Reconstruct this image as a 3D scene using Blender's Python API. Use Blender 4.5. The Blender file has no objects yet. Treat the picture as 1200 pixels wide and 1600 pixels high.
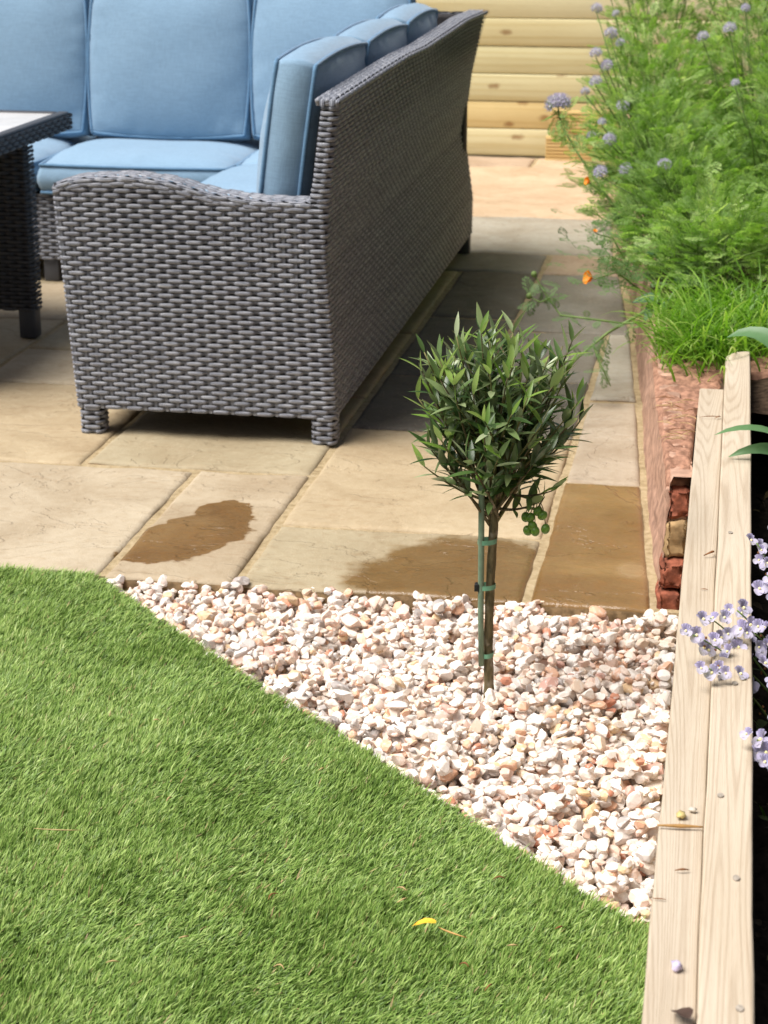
import bpy, bmesh, math, random
import numpy as np
from mathutils import Vector, Matrix, noise

random.seed(7); rng = np.random.default_rng(7)
R = math.radians
sc = bpy.context.scene
col = sc.collection

# ------------------------------------------------------------------ camera
cam_d = bpy.data.cameras.new('camera'); cam = bpy.data.objects.new('camera', cam_d); col.objects.link(cam)
cam.location = (0, 0, 1.45); cam.rotation_euler = (R(90 - 18.43), 0, R(10.18))
cam_d.sensor_fit = 'VERTICAL'; cam_d.sensor_height = 36; cam_d.lens = 67.5
cam_d.clip_start = .05; cam_d.clip_end = 400
cam_d.dof.use_dof = True; cam_d.dof.focus_distance = 3.2; cam_d.dof.aperture_fstop = 10
sc.camera = cam
sc.render.resolution_x, sc.render.resolution_y = 768, 1024

# ------------------------------------------------------------------ sky, sun, exposure
SUN_EL, SUN_AZ = R(60), R(-118)          # azimuth measured clockwise from +Y: the light comes from the left
world = bpy.data.worlds.new('World'); sc.world = world; world.use_nodes = True
wn = world.node_tree
sky = wn.nodes.new('ShaderNodeTexSky'); sky.sky_type = 'NISHITA'; sky.sun_disc = False
sky.sun_elevation = SUN_EL; sky.sun_rotation = SUN_AZ
sky.air_density = 1.0; sky.dust_density = 6.0; sky.ozone_density = 0.6
wn.links.new(sky.outputs[0], wn.nodes['Background'].inputs[0])
wn.nodes['Background'].inputs[1].default_value = .05
sun_d = bpy.data.lights.new('sun', 'SUN'); sun = bpy.data.objects.new('sun', sun_d); col.objects.link(sun)
sun_d.energy = 3.8; sun_d.angle = R(42); sun_d.color = (1, .975, .94)
sdir = Vector((math.sin(SUN_AZ) * math.cos(SUN_EL), math.cos(SUN_AZ) * math.cos(SUN_EL), math.sin(SUN_EL)))
sun.rotation_euler = sdir.to_track_quat('Z', 'Y').to_euler(); sun.location = sdir * 20
vs = sc.view_settings; vs.view_transform = 'Standard'; vs.look = 'None'; vs.gamma = 1; vs.exposure = 0.60
sc.cycles.use_denoising = True
sc.cycles.max_bounces = 8; sc.cycles.diffuse_bounces = 4; sc.cycles.transparent_max_bounces = 8

# ------------------------------------------------------------------ helpers
def mk(name, V, Fs, mat=None, parent=None, smooth=True, uv=None, attrs=None):
    """arrays -> one linked mesh object"""
    me = mk_me(name, V, Fs, mat, smooth, uv, attrs)
    return link(name, me, parent)

def mk_me(name, V, Fs, mat=None, smooth=True, uv=None, attrs=None):
    V = np.asarray(V, np.float32).reshape(-1, 3)
    if isinstance(Fs, np.ndarray): Fs = [Fs]
    Fs = [np.asarray(f, np.int32) for f in Fs if len(f)]
    me = bpy.data.meshes.new(name)
    li = np.concatenate([f.ravel() for f in Fs]).astype(np.int32)
    tot = np.concatenate([np.full(len(f), f.shape[1], np.int32) for f in Fs])
    st = np.concatenate([[0], np.cumsum(tot)[:-1]]).astype(np.int32)
    me.vertices.add(len(V)); me.vertices.foreach_set('co', V.ravel())
    me.loops.add(len(li)); me.loops.foreach_set('vertex_index', li)
    me.polygons.add(len(tot)); me.polygons.foreach_set('loop_start', st)
    me.polygons.foreach_set('use_smooth', np.full(len(tot), smooth))
    if uv is not None:
        l = me.uv_layers.new(name='UVMap'); l.data.foreach_set('uv', np.asarray(uv, np.float32)[li].ravel())
    for k, a in (attrs or {}).items():
        at = me.attributes.new(k, 'FLOAT', 'POINT'); at.data.foreach_set('value', np.asarray(a, np.float32))
    me.update(calc_edges=True)
    if mat: me.materials.append(mat)
    return me

def link(name, me, parent=None):
    o = bpy.data.objects.new(name, me); col.objects.link(o)
    if parent: o.parent = parent
    return o

def empty(name, loc, label=None, cat=None, group=None):
    o = bpy.data.objects.new(name, None); o.location = loc; o.empty_display_size = .05; col.objects.link(o)
    if label: tag(o, label, cat, group)
    return o

def tag(o, label=None, cat=None, group=None, kind=None):
    if label: o['label'] = label
    if cat: o['category'] = cat
    if group: o['group'] = group
    if kind: o['kind'] = kind
    return o

def under(o, parent):
    """parent a world-space mesh under a thing without moving it"""
    o.parent = parent; o.matrix_parent_inverse = Matrix.Translation(parent.location).inverted()
    return o

def merge(parts):
    Vs, Fs, n = [], [], 0
    for V, F in parts:
        Vs.append(np.asarray(V)); Fs.append(np.asarray(F) + n); n += len(V)
    return np.concatenate(Vs), np.concatenate(Fs)

def tube(P, rad, k=8, cap=True):
    P = np.asarray(P, float); n = len(P); rad = np.broadcast_to(rad, n)
    T = np.gradient(P, axis=0); T /= np.linalg.norm(T, axis=1)[:, None] + 1e-9
    ref = np.array([0, 0, 1.]) if abs(T[:, 2]).mean() < .8 else np.array([1., 0, 0])
    A = np.cross(T, ref); A /= np.linalg.norm(A, axis=1)[:, None] + 1e-9; B = np.cross(T, A)
    a = np.arange(k) * 2 * np.pi / k
    V = P[:, None] + rad[:, None, None] * (np.cos(a)[None, :, None] * A[:, None] + np.sin(a)[None, :, None] * B[:, None])
    V = V.reshape(-1, 3); F = []
    for i in range(n - 1):
        for j in range(k):
            F.append((i*k+j, i*k+(j+1) % k, (i+1)*k+(j+1) % k, (i+1)*k+j))
    if cap:
        c0, c1 = len(V), len(V) + 1
        V = np.vstack([V, P[0], P[-1]])
        for j in range(0, k):
            F.append((c0, (j+1) % k, j, j)); F.append((c1, (n-1)*k+j, (n-1)*k+(j+1) % k, (n-1)*k+(j+1) % k))
    F = np.array(F)
    return V, F

def split_deg(F):
    """quads with a doubled corner become triangles"""
    d = F[:, 2] == F[:, 3]
    return [F[~d], F[d][:, :3]]

def tube_obj(name, P, rad, mat, parent=None, k=8):
    V, F = tube(P, rad, k); return mk(name, V, split_deg(F), mat, parent)

def bbox(name, x0, x1, y0, y1, z0, z1, mat, parent=None, bevel=.004, seg=2, cuts=0, jit=0):
    bm = bmesh.new(); bmesh.ops.create_cube(bm, size=1)
    bmesh.ops.scale(bm, vec=(x1-x0, y1-y0, z1-z0), verts=bm.verts)
    bmesh.ops.translate(bm, vec=((x0+x1)/2, (y0+y1)/2, (z0+z1)/2), verts=bm.verts)
    if cuts: bmesh.ops.subdivide_edges(bm, edges=bm.edges, cuts=cuts, use_grid_fill=True)
    if bevel: 
        ed = [e for e in bm.edges if e.calc_face_angle(0) > .5]
        bmesh.ops.bevel(bm, geom=ed, offset=bevel, segments=seg, profile=.5, affect='EDGES')
    if jit:
        for v in bm.verts:
            v.co += Vector(noise.noise_vector(v.co * 22)) * jit + Vector(noise.noise_vector(v.co * 70)) * jit * .5
    me = bpy.data.meshes.new(name); bm.to_mesh(me); bm.free()
    for p in me.polygons: p.use_smooth = True
    me.materials.append(mat)
    return link(name, me, parent)

def fbm(x, y, z=0., o=4):
    return noise.fractal(Vector((x, y, z)), 1.0, 2.0, o)

# ------------------------------------------------------------------ materials
class Mat:
    def __init__(s, name):
        s.m = bpy.data.materials.new(name); s.m.use_nodes = True; s.t = s.m.node_tree; s.t.nodes.clear()
        s.out = s.t.nodes.new('ShaderNodeOutputMaterial')
    def n(s, typ, props=None, **ins):
        nd = s.t.nodes.new('ShaderNode' + typ)
        for k, v in (props or {}).items(): setattr(nd, k, v)
        for k, v in ins.items():
            k = {'BaseColor': 'Base Color', 'Sub': 'Subsurface Weight'}.get(k, k)
            if k[0] == 'i' and k[1:].isdigit(): sock = nd.inputs[int(k[1:])]
            else: sock = nd.inputs[k]
            if isinstance(v, bpy.types.NodeSocket): s.t.links.new(v, sock)
            else:
                if hasattr(sock.default_value, '__len__') and len(sock.default_value) == 4 and len(v) == 3: v = (*v, 1)
                sock.default_value = v
        return nd
    def ramp(s, fac, stops, interp='LINEAR'):
        nd = s.t.nodes.new('ShaderNodeValToRGB'); cr = nd.color_ramp; cr.interpolation = interp
        while len(cr.elements) < len(stops): cr.elements.new(.5)
        for e, (p, c) in zip(cr.elements, stops):
            e.position = p; e.color = (*c, 1) if len(c) == 3 else c
        s.t.links.new(fac, nd.inputs[0]); return nd.outputs[0]
    def mix(s, fac, a, b, mode='MIX'):
        nd = s.n('Mix', {'data_type': 'RGBA', 'blend_type': mode})
        for i, v in ((0, fac), (6, a), (7, b)):
            if isinstance(v, bpy.types.NodeSocket): s.t.links.new(v, nd.inputs[i])
            else: nd.inputs[i].default_value = (*v, 1) if hasattr(v, '__len__') and len(v) == 3 else v
        return nd.outputs[2]
    def math(s, op, a, b=0., c=0.):
        nd = s.n('Math', {'operation': op}, i0=a, i1=b)
        if op in ('SMOOTHSTEP', 'MULTIPLY_ADD'): nd.inputs[2].default_value = c
        return nd.outputs[0]
    def noise(s, vec, scale, detail=4, rough=.55, dist=0.):
        return s.n('TexNoise', Vector=vec, Scale=scale, Detail=detail, Roughness=rough, Distortion=dist).outputs['Fac']
    def mapr(s, v, a, b, c=0., d=1.):
        return s.n('MapRange', {'clamp': True, 'interpolation_type': 'SMOOTHSTEP'}, i0=v, i1=a, i2=b, i3=c, i4=d).outputs[0]
    def scl(s, vec, sx, sy, sz):
        return s.n('Mapping', Vector=vec, Scale=(sx, sy, sz)).outputs[0]
    def bump(s, h, strength=.3, dist=.002):
        return s.n('Bump', Height=h, Strength=strength, Distance=dist).outputs[0]
    def bsdf(s, colr, rough=.6, normal=None, spec=.4, **k):
        nd = s.n('BsdfPrincipled', BaseColor=colr, Roughness=rough, **k)
        nd.inputs['Specular IOR Level'].default_value = spec
        if normal: s.t.links.new(normal, nd.inputs['Normal'])
        return nd.outputs[0]
    def done(s, sh):
        s.t.links.new(sh, s.out.inputs[0]); return s.m
    @property
    def obj(s): return s.n('TexCoord').outputs['Object']
    @property
    def pos(s): return s.n('NewGeometry').outputs['Position']
    @property
    def orand(s): return s.n('ObjectInfo').outputs['Random']
    @property
    def ocol(s): return s.n('ObjectInfo').outputs['Color']
    def attr(s, k): return s.n('Attribute', {'attribute_name': k}).outputs['Fac']

def leaf_mat(name, stops, under=None, rough=.45, trans=.35, attr='rnd', objr=False, spec=.4):
    m = Mat(name); f = m.orand if objr else m.attr(attr)
    c = m.ramp(f, stops)
    c = m.mix(m.mapr(m.noise(m.pos, 60, 2), .35, .7, 0, .35), c, m.mix(1., c, (.7, .8, .6), 'MULTIPLY'))
    if under is not None: c = m.mix(m.n('NewGeometry').outputs['Backfacing'], c, under)
    p = m.bsdf(c, rough, None, spec)
    t = m.n('BsdfTranslucent', Color=m.mix(1., c, (1.5, 1.7, .8), 'MULTIPLY')).outputs[0]
    return m.done(m.n('MixShader', i0=trans, i1=p, i2=t).outputs[0])

def plain(name, c, rough=.6, spec=.4, nscale=40, var=.25, bump=0.):
    m = Mat(name); f = m.noise(m.obj, nscale, 4)
    cc = m.mix(m.mapr(f, .3, .7), tuple(x*(1-var) for x in c), tuple(min(1, x*(1+var)) for x in c))
    return m.done(m.bsdf(cc, rough, m.bump(f, bump, .003) if bump else None, spec))

# --- sandstone paving, with the wet patches the photograph shows
def mat_stone():
    m = Mat('riven_sandstone'); p = m.pos
    n1 = m.noise(p, 3.2, 5, .55, .6); n2 = m.noise(p, 38, 4, .6); n3 = m.noise(p, 260, 3, .6)
    off = m.n('VectorMath', {'operation': 'MULTIPLY'}, i0=m.n('CombineXYZ', i0=m.orand, i1=m.orand, i2=m.orand).outputs[0], i1=(37, 19, 11)).outputs[0]
    pr = m.n('VectorMath', {'operation': 'ADD'}, i0=p, i1=off).outputs[0]
    big = m.noise(pr, 2.6, 4, .55, 1.2)
    c = m.mix(m.mapr(big, .3, .72), m.mix(1., m.ocol, (.86, .80, .72), 'MULTIPLY'), m.mix(1., m.ocol, (1.10, 1.08, 1.04), 'MULTIPLY'))
    c = m.mix(m.mapr(n2, .35, .75, 0, .45), c, m.mix(1., c, (.80, .74, .66), 'MULTIPLY'))
    c = m.mix(m.mapr(n3, .55, .8, 0, .35), c, m.mix(1., c, (.62, .55, .47), 'MULTIPLY'))
    # iron veins and pale scratches
    v = m.n('TexNoise', Vector=m.n('Mapping', Vector=pr, Rotation=(0, 0, .7), Scale=(1.2, 5, 1)).outputs[0], Scale=1.5, Detail=4, Roughness=.55, Distortion=1.2).outputs['Fac']
    vein = m.math('ABSOLUTE', m.math('SUBTRACT', v, .5))
    c = m.mix(m.mapr(vein, .0, .009, .3, 0), c, m.mix(1., c, (.66, .5, .36), 'MULTIPLY'))
    v2 = m.n('TexNoise', Vector=m.n('Mapping', Vector=pr, Rotation=(0, 0, -.5), Scale=(3, 1.4, 1)).outputs[0], Scale=2.2, Detail=5, Roughness=.65, Distortion=2.2).outputs['Fac']
    c = m.mix(m.mapr(m.math('ABSOLUTE', m.math('SUBTRACT', v2, .47)), .0, .008, .22, 0), c, (.62, .52, .38))
    # wet patches
    wob = m.noise(p, 13, 3, .55)
    def blob(cx, cy, rx, ry, rot, soft, w):
        q = m.n('Mapping', {'vector_type': 'TEXTURE'}, Vector=p, Location=(cx, cy, 0), Rotation=(0, 0, rot), Scale=(rx, ry, 1)).outputs[0]
        q = m.n('VectorMath', {'operation': 'MULTIPLY'}, i0=q, i1=(1, 1, 0)).outputs[0]
        d = m.n('VectorMath', {'operation': 'LENGTH'}, i0=q).outputs['Value']
        d = m.math('ADD', d, m.math('MULTIPLY', m.math('SUBTRACT', wob, .5), w))
        return m.mapr(d, 1 - soft, 1 + soft, 1, 0)
    sepx = m.n('SeparateXYZ', Vector=p).outputs
    wet = blob(-1.180, 4.02, .112, .205, R(-20), .05, .8)
    wet = m.math('MAXIMUM', wet, blob(-1.150, 4.20, .070, .105, R(-10), .05, 1.0))
    wet = m.math('MAXIMUM', wet, m.math('MULTIPLY', m.math('MULTIPLY', blob(-.50, 3.85, .265, .27, R(8), .13, .7), .95), m.math('LESS_THAN', sepx[1], 4.155)))
    e = m.math('MULTIPLY', blob(-.225, 4.13, .24, .60, R(3), .12, .35), m.math('GREATER_THAN', sepx[0], -.372))
    dry = blob(-.165, 3.98, .035, .05, 0, .3, 1.0)
    wet = m.math('MAXIMUM', wet, m.math('MULTIPLY', m.math('MULTIPLY', e, .92), m.math('SUBTRACT', 1., m.math('MULTIPLY', dry, .22))))
    wet = m.math('MULTIPLY', wet, m.math('LESS_THAN', sepx[1], 4.594))
    cw = m.mix(1., c, (.62, .48, .29), 'MULTIPLY')
    cw = m.mix(m.mapr(n1, .30, .62, 0, .9), cw, m.mix(1., cw, (.68, .6, .5), 'MULTIPLY'))
    cw = m.mix(m.mapr(n2, .45, .7, 0, .6), cw, m.mix(1., cw, (1.3, 1.22, 1.1), 'MULTIPLY'))
    c = m.mix(wet, c, cw)
    rough = m.math('SUBTRACT', .72, m.math('MULTIPLY', wet, .54))
    h = m.math('ADD', m.math('MULTIPLY', n2, .6), m.math('MULTIPLY', n3, .25))
    tn = m.math('MULTIPLY', m.noise(m.n('Mapping', Vector=pr, Rotation=(0, 0, .5), Scale=(1, 1.5, 1)).outputs[0], 1.9, 6, .58, .7), 9.)
    led = m.mapr(m.math('FRACT', tn), 0, .07)                # ledges left where the stone was split
    h = m.math('ADD', h, m.math('MULTIPLY', m.math('ADD', m.math('FLOOR', tn), led), .55))
    c = m.mix(m.mapr(m.math('FRACT', tn), .0, .06, .28, 0), c, m.mix(1., c, (.55, .44, .32), 'MULTIPLY'))
    rough = m.math('SUBTRACT', rough, m.math('MULTIPLY', wet, .06))
    return m.done(m.bsdf(c, rough, m.bump(h, .7, .005), .45))

def mat_mortar():
    m = Mat('sandy_mortar'); p = m.pos; n = m.noise(p, 55, 5, .65); n3 = m.noise(p, 420, 2)
    c = m.ramp(n, [(.25, (.23, .165, .085)), (.5, (.40, .31, .18)), (.75, (.50, .40, .26))])
    return m.done(m.bsdf(c, .9, m.bump(m.math('ADD', n, m.math('MULTIPLY', n3, .5)), .8, .006), .2))

def mat_wicker(name, tint=1.):
    m = Mat(name); uv = m.n('TexCoord').outputs['UV']; s = m.n('SeparateXYZ', Vector=uv).outputs
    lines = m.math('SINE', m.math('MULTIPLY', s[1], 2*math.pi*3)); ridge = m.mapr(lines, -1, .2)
    along = m.noise(m.n('CombineXYZ', i0=m.math('MULTIPLY', s[0], 24), i1=m.math('MULTIPLY', s[1], 6), i2=m.math('MULTIPLY', m.orand, 50)).outputs[0], 1., 4, .6)
    fine = m.noise(m.n('CombineXYZ', i0=m.math('MULTIPLY', s[0], 40), i1=m.math('MULTIPLY', s[1], 30), i2=m.orand).outputs[0], 1., 2)
    c = m.ramp(along, [(.27, (.105*tint, .12*tint, .16*tint)), (.42, (.24*tint, .26*tint, .315*tint)), (.57, (.42*tint, .44*tint, .49*tint)), (.72, (.68*tint, .70*tint, .73*tint))])
    c = m.mix(m.mapr(fine, .4, .7, 0, .35), c, m.mix(1., c, (.6, .6, .63), 'MULTIPLY'))
    c = m.mix(m.mapr(m.orand, 0, 1, 0, .5), c, m.mix(1., c, (.62, .61, .64), 'MULTIPLY'))
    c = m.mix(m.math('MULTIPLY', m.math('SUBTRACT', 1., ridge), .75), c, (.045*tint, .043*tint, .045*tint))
    return m.done(m.bsdf(c, .48, m.bump(ridge, .7, .0012), .4))

def mat_fabric(name, c, var=.12):
    m = Mat(name); p = m.obj
    wx = m.noise(m.scl(p, 420, 26, 420), 1., 2); wy = m.noise(m.scl(p, 26, 420, 26), 1., 2)
    w = m.math('MULTIPLY', m.math('ADD', wx, wy), .5); b = m.noise(p, 7, 4)
    cc = m.mix(m.mapr(w, .4, .6), tuple(x*(1-var) for x in c), tuple(x*(1+var) for x in c))
    cc = m.mix(m.mapr(b, .3, .7, 0, .5), cc, m.mix(1., cc, (.90, .93, .95), 'MULTIPLY'))
    h = m.math('ADD', m.math('MULTIPLY', w, .25), m.math('MULTIPLY', m.noise(p, 11, 2, .4, .6), .6))
    sh = m.n('BsdfPrincipled', BaseColor=cc, Roughness=.85)
    sh.inputs['Sheen Weight'].default_value = .25; sh.inputs['Specular IOR Level'].default_value = .2
    m.t.links.new(m.bump(h, .3, .006), sh.inputs['Normal'])
    return m.done(sh.outputs[0])

def mat_timber(name, axis, light, dark, ring=55, kn=0, knotcol=(.25, .12, .04), obj_tint=True):
    """sawn softwood: growth bands stretched along the board, optional knots"""
    m = Mat(name); p = m.pos
    off = m.n('VectorMath', {'operation': 'MULTIPLY'}, i0=m.n('CombineXYZ', i0=m.orand, i1=m.orand, i2=m.orand).outputs[0], i1=(3.1, 5.7, 7.3)).outputs[0]
    q = m.n('VectorMath', {'operation': 'ADD'}, i0=p, i1=off).outputs[0]
    sx = [1., 1., 1.]; sx[axis] = .022
    st = m.scl(q, *sx)
    warp = m.noise(m.scl(q, *[1 if i != axis else .35 for i in range(3)]), 5, 3, .5)
    dirs = [1., 1., 1.]; dirs[axis] = .0
    cont = m.noise(st, ring*.16, 1, .4, .15)
    lineq = m.math('MULTIPLY_ADD', m.math('SINE', m.math('MULTIPLY', m.math('ADD', cont, m.math('MULTIPLY', warp, .03)), ring*3.2)), .5, .5)
    bands = m.noise(st, ring*1.6, 3, .6)
    f = m.math('ADD', m.math('MULTIPLY', bands, .72), m.math('MULTIPLY', m.math('POWER', lineq, 3.), .28))
    c = m.mix(m.mapr(f, .25, .75), light, dark)
    c = m.mix(m.mapr(warp, .3, .7, 0, .5), c, m.mix(1., c, (.86, .82, .76), 'MULTIPLY'))
    fine = m.noise(m.scl(q, *[900 if i != axis else 25 for i in range(3)]), 1., 2)
    c = m.mix(m.mapr(fine, .5, .8, 0, .4), c, m.mix(1., c, (.72, .64, .55), 'MULTIPLY'))
    if kn:
        ks = [1., 1., 1.]; ks[axis] = .42
        qs = m.n('SeparateXYZ', Vector=q).outputs; vo = m.n('TexVoronoi', {'feature': 'F1', 'voronoi_dimensions': '2D'}, Vector=m.n('CombineXYZ', i0=m.math('MULTIPLY', qs[0], .5), i1=qs[2]).outputs[0], Scale=kn*1.7, Randomness=1.)
        d = m.math('ADD', vo.outputs['Distance'], m.math('MULTIPLY', m.math('SUBTRACT', m.noise(q, 30, 2), .5), .12))
        c = m.mix(m.mapr(d, .02, .10, .7, 0), c, knotcol)
    if obj_tint: c = m.mix(1., c, m.ocol, 'MULTIPLY')
    return m.done(m.bsdf(c, .7, m.bump(m.math('ADD', f, fine), .35, .0015), .3))

def mat_pebble(name, objr):
    m = Mat(name); r = m.orand if objr else m.attr('rnd'); p = m.pos
    pal = [(0, (.80, .78, .74)), (.22, (.76, .70, .62)), (.36, (.82, .80, .77)), (.50, (.74, .62, .50)), (.58, (.75, .58, .49)),
           (.68, (.68, .66, .64)), (.75, (.78, .66, .58)), (.83, (.70, .44, .30)), (.895, (.70, .54, .34)), (.93, (.40, .38, .37)), (.955, (.80, .76, .72)), (.975, (.56, .25, .16)), (.987, (.64, .40, .34))]
    c = m.ramp(r, pal, 'CONSTANT')
    n = m.noise(p, 55, 4, .6, 1.2)
    c = m.mix(m.mapr(n, .50, .68, 0, .6), c, m.mix(.5, c, (.72, .46, .34)))
    c = m.mix(m.mapr(m.noise(p, 75, 3, .6, .6), .52, .7, 0, .7), c, (.82, .80, .78))
    n2 = m.noise(p, 300, 3)
    c = m.mix(m.mapr(n2, .55, .75, 0, .3), c, m.mix(1., c, (.7, .62, .56), 'MULTIPLY'))
    c = m.mix(1., c, (1.0, .955, .92), 'MULTIPLY')
    return m.done(m.bsdf(c, .52, m.bump(n2, .3, .0015), .4))

STONE, MORTAR = mat_stone(), mat_mortar(); EDGE_STONE = plain('dark_slab_edge', (.20, .135, .07), .85, .2, 60, .4, .8)  # slab sides a darker brown than the top faces
WICKER = mat_wicker('grey_wicker'); WICKER_BACK = plain('dark_wicker_backing', (.035, .033, .034), .8, .2)
DARKWICKER = mat_wicker('charcoal_wicker', .20)
BLUE = mat_fabric('blue_fabric', (.215, .335, .455), .07); PIPE = mat_fabric('blue_piping', (.12, .235, .37))
PEB_O, PEB_A = mat_pebble('pebble_single', True), mat_pebble('pebble_mass', False)
SLEEPER = mat_timber('pale_sawn_timber', 1, (.53, .465, .37), (.425, .355, .27), 90)
FENCEW = mat_timber('treated_pine', 0, (.74, .69, .46), (.66, .585, .35), 30, 2.7)
PINK = plain('pink_lime_render', (.41, .255, .185), .95, .15, 26, .3, .6)
BRICK = plain('red_brick', (.24, .078, .045), .9, .2, 60, .4, 1.)  # red lowered so the colour itself carries the shade on the wall end
TANSTONE = plain('tan_stone', (.30, .20, .10), .9, .2, 30, .35, 1.)  # tan darkened likewise, shade put into the base colour
CLAY = plain('red_clay_soil', (.31, .17, .115), 1., .1, 60, .35, .8)
SOIL = plain('dark_soil', (.022, .017, .013), 1., .1, 60, .5, 1.)
PLUG = plain('grey_plug', (.33, .29, .24), .7, .3, 200, .3); LINER = plain('black_liner', (.012, .011, .011), .8, .2)
GROUND = plain('garden_earth', (.10, .085, .05), 1., .1, 8, .3, .4)

# ------------------------------------------------------------------ ground
g = 60
ground = tag(mk('ground', [(-g, -g, -.09), (g, -g, -.09), (g, g, -.09), (-g, g, -.09)], np.array([[0, 1, 2, 3]]), GROUND, smooth=False), kind='structure')

# ------------------------------------------------------------------ patio of riven sandstone slabs
def wallx(y): return float(np.interp(y, [3.7, 3.76, 4.39, 5.32, 6.10, 6.68, 7.61, 10.4], [-.097, -.101, -.152, -.215, -.276, -.319, -.43, -.62]))
patio = mk('patio', [(-6, 3.757, -.0065), (wallx(3.8)+.06, 3.757, -.0065), (wallx(10.4)+.05, 10.4, -.0065), (-6, 10.4, -.0065),
                     (-6, 3.757, -.07), (wallx(3.8)+.06, 3.757, -.07), (wallx(10.4)+.05, 10.4, -.07), (-6, 10.4, -.07)],
           np.array([[0, 1, 2, 3], [4, 5, 1, 0], [5, 6, 2, 1], [7, 4, 0, 3], [6, 7, 3, 2]]), MORTAR, smooth=False)
tag(patio, kind='structure')

def slab(c4, tint, seed):
    """c4: four plan corners, counter-clockwise from near-left"""
    P = np.array(c4, float); w = np.linalg.norm(P[1]-P[0]); h = np.linalg.norm(P[3]-P[0])
    def ts(L):
        n = max(6, int(L / .028)); e = .0045 / L
        return np.concatenate([[0, e, 3*e], np.linspace(5*e, 1-5*e, n), [1-3*e, 1-e, 1]])
    U, W = ts(w), ts(h); nu, nv = len(U), len(W); V = np.zeros((nv, nu, 3))
    for j, v in enumerate(W):
        for i, u in enumerate(U):
            p = (P[0]*(1-u)+P[1]*u)*(1-v) + (P[3]*(1-u)+P[2]*u)*v
            z = .0042 * fbm(p[0]*4+seed, p[1]*4, seed, 3)
            t = fbm(p[0]*2.2+seed*3, p[1]*2.6, seed+9, 3) * 3.2; z += .0022 * (math.floor(t) + min(1, (t-math.floor(t))*6) - t*.55)
            k = min(i, nu-1-i, j, nv-1-j)
            ex = .004 * noise.noise(Vector((p[0]*14, p[1]*14, seed)))
            if k == 0: z -= .0085
            elif k == 1: z -= .0025
            if k <= 2:
                cx = P.mean(0); d = (cx - p); d /= np.linalg.norm(d); p = p + d * (ex + .001)
            V[j, i] = (p[0], p[1], z)
    V = V.reshape(-1, 3); idx = np.arange(nu*nv).reshape(nv, nu)
    F = np.stack([idx[:-1, :-1], idx[:-1, 1:], idx[1:, 1:], idx[1:, :-1]], -1).reshape(-1, 4)
    loop = np.concatenate([idx[0, :], idx[1:, -1], idx[-1, -2::-1], idx[-2:0:-1, 0]])
    S = V[loop].copy(); S[:, 2] = -.034; S[:, :2] += .0025 * (rng.random((len(S), 2)) - .5)
    n0 = len(V); n = len(loop); a = np.arange(n); b = (a+1) % n
    F2 = np.stack([n0+a, n0+b, loop[b], loop[a]], -1)
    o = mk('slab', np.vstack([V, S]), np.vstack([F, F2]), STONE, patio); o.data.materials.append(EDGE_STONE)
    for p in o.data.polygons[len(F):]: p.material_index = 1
    o.color = (*tint, 1)
    return o
T = dict(cream=(.41, .345, .25), pale=(.44, .38, .285), buff=(.41, .335, .222), olive=(.365, .315, .215), grey=(.36, .34, .29), mink=(.385, .33, .26), slate=(.22, .21, .185), shaded_slate=(.13, .122, .105), peach=(.52, .40, .28), rose=(.43, .33, .245))
m_ = .0075                                   # half a joint
def rect(x0, x1, y0, y1, t, s): slab([(x0+m_, y0+m_), (x1-m_, y0+m_), (x1-m_, y1-m_), (x0+m_, y1-m_)], T[t], s)
def wedge(x0, y0, y1, t, s): slab([(x0+m_, y0+m_), (wallx(y0)-.010, y0+m_), (wallx(y1)-.010, y1-m_), (x0+m_, y1-m_)], T[t], s)
rect(-1.875, -1.30, 3.742, 4.53, 'pale', 1)
rect(-2.46, -1.875, 3.742, 4.13, 'buff', 2); rect(-2.46, -1.875, 4.13, 4.53, 'cream', 21)
rect(-1.30, -1.0, 3.742, 4.545, 'cream', 3)
rect(-1.0, -.372, 3.742, 4.155, 'olive', 4)
rect(-1.0, -.372, 4.155, 4.995, 'buff', 5)
wedge(-.372, 3.742, 4.60, 'buff', 6)
wedge(-.372, 4.60, 5.405, 'mink', 7)
wedge(-.372, 5.405, 6.25, 'grey', 8)
rect(-1.605, -1.0, 4.545, 5.31, 'olive', 9)
rect(-2.22, -1.605, 4.53, 5.31, 'buff', 10); rect(-2.80, -2.22, 4.53, 5.31, 'pale', 11)
rect(-1.0, -.372, 4.995, 5.60, 'shaded_slate', 12)  # these slabs: slate tone darkened further, sofa shade put into the colour
rect(-1.0, -.69, 5.60, 6.42, 'shaded_slate', 13); rect(-.69, -.372, 5.60, 6.25, 'slate', 14)
rect(-1.0, -.69, 6.42, 7.22, 'shaded_slate', 15)
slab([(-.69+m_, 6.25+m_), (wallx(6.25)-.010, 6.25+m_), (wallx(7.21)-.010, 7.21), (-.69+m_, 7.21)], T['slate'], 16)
rect(-1.60, -1.0, 5.31, 6.15, 'buff', 17); rect(-1.60, -1.0, 6.15, 7.22, 'olive', 18)
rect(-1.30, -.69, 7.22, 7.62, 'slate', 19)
slab([(-.69+m_, 7.22+m_), (wallx(7.22)-.010, 7.22+m_), (wallx(7.62)-.010, 7.61), (-.69+m_, 7.61)], T['rose'], 20)
slab([(-1.3+m_, 7.62+m_), (wallx(7.62)-.010, 7.62+m_), (wallx(8.46)-.010, 8.45), (-1.3+m_, 8.45)], T['grey'], 22)
slab([(-1.4+m_, 8.46+m_), (wallx(8.46)-.010, 8.46+m_), (wallx(9.98)-.010, 9.97), (-1.4+m_, 9.97)], T['peach'], 23)
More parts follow.
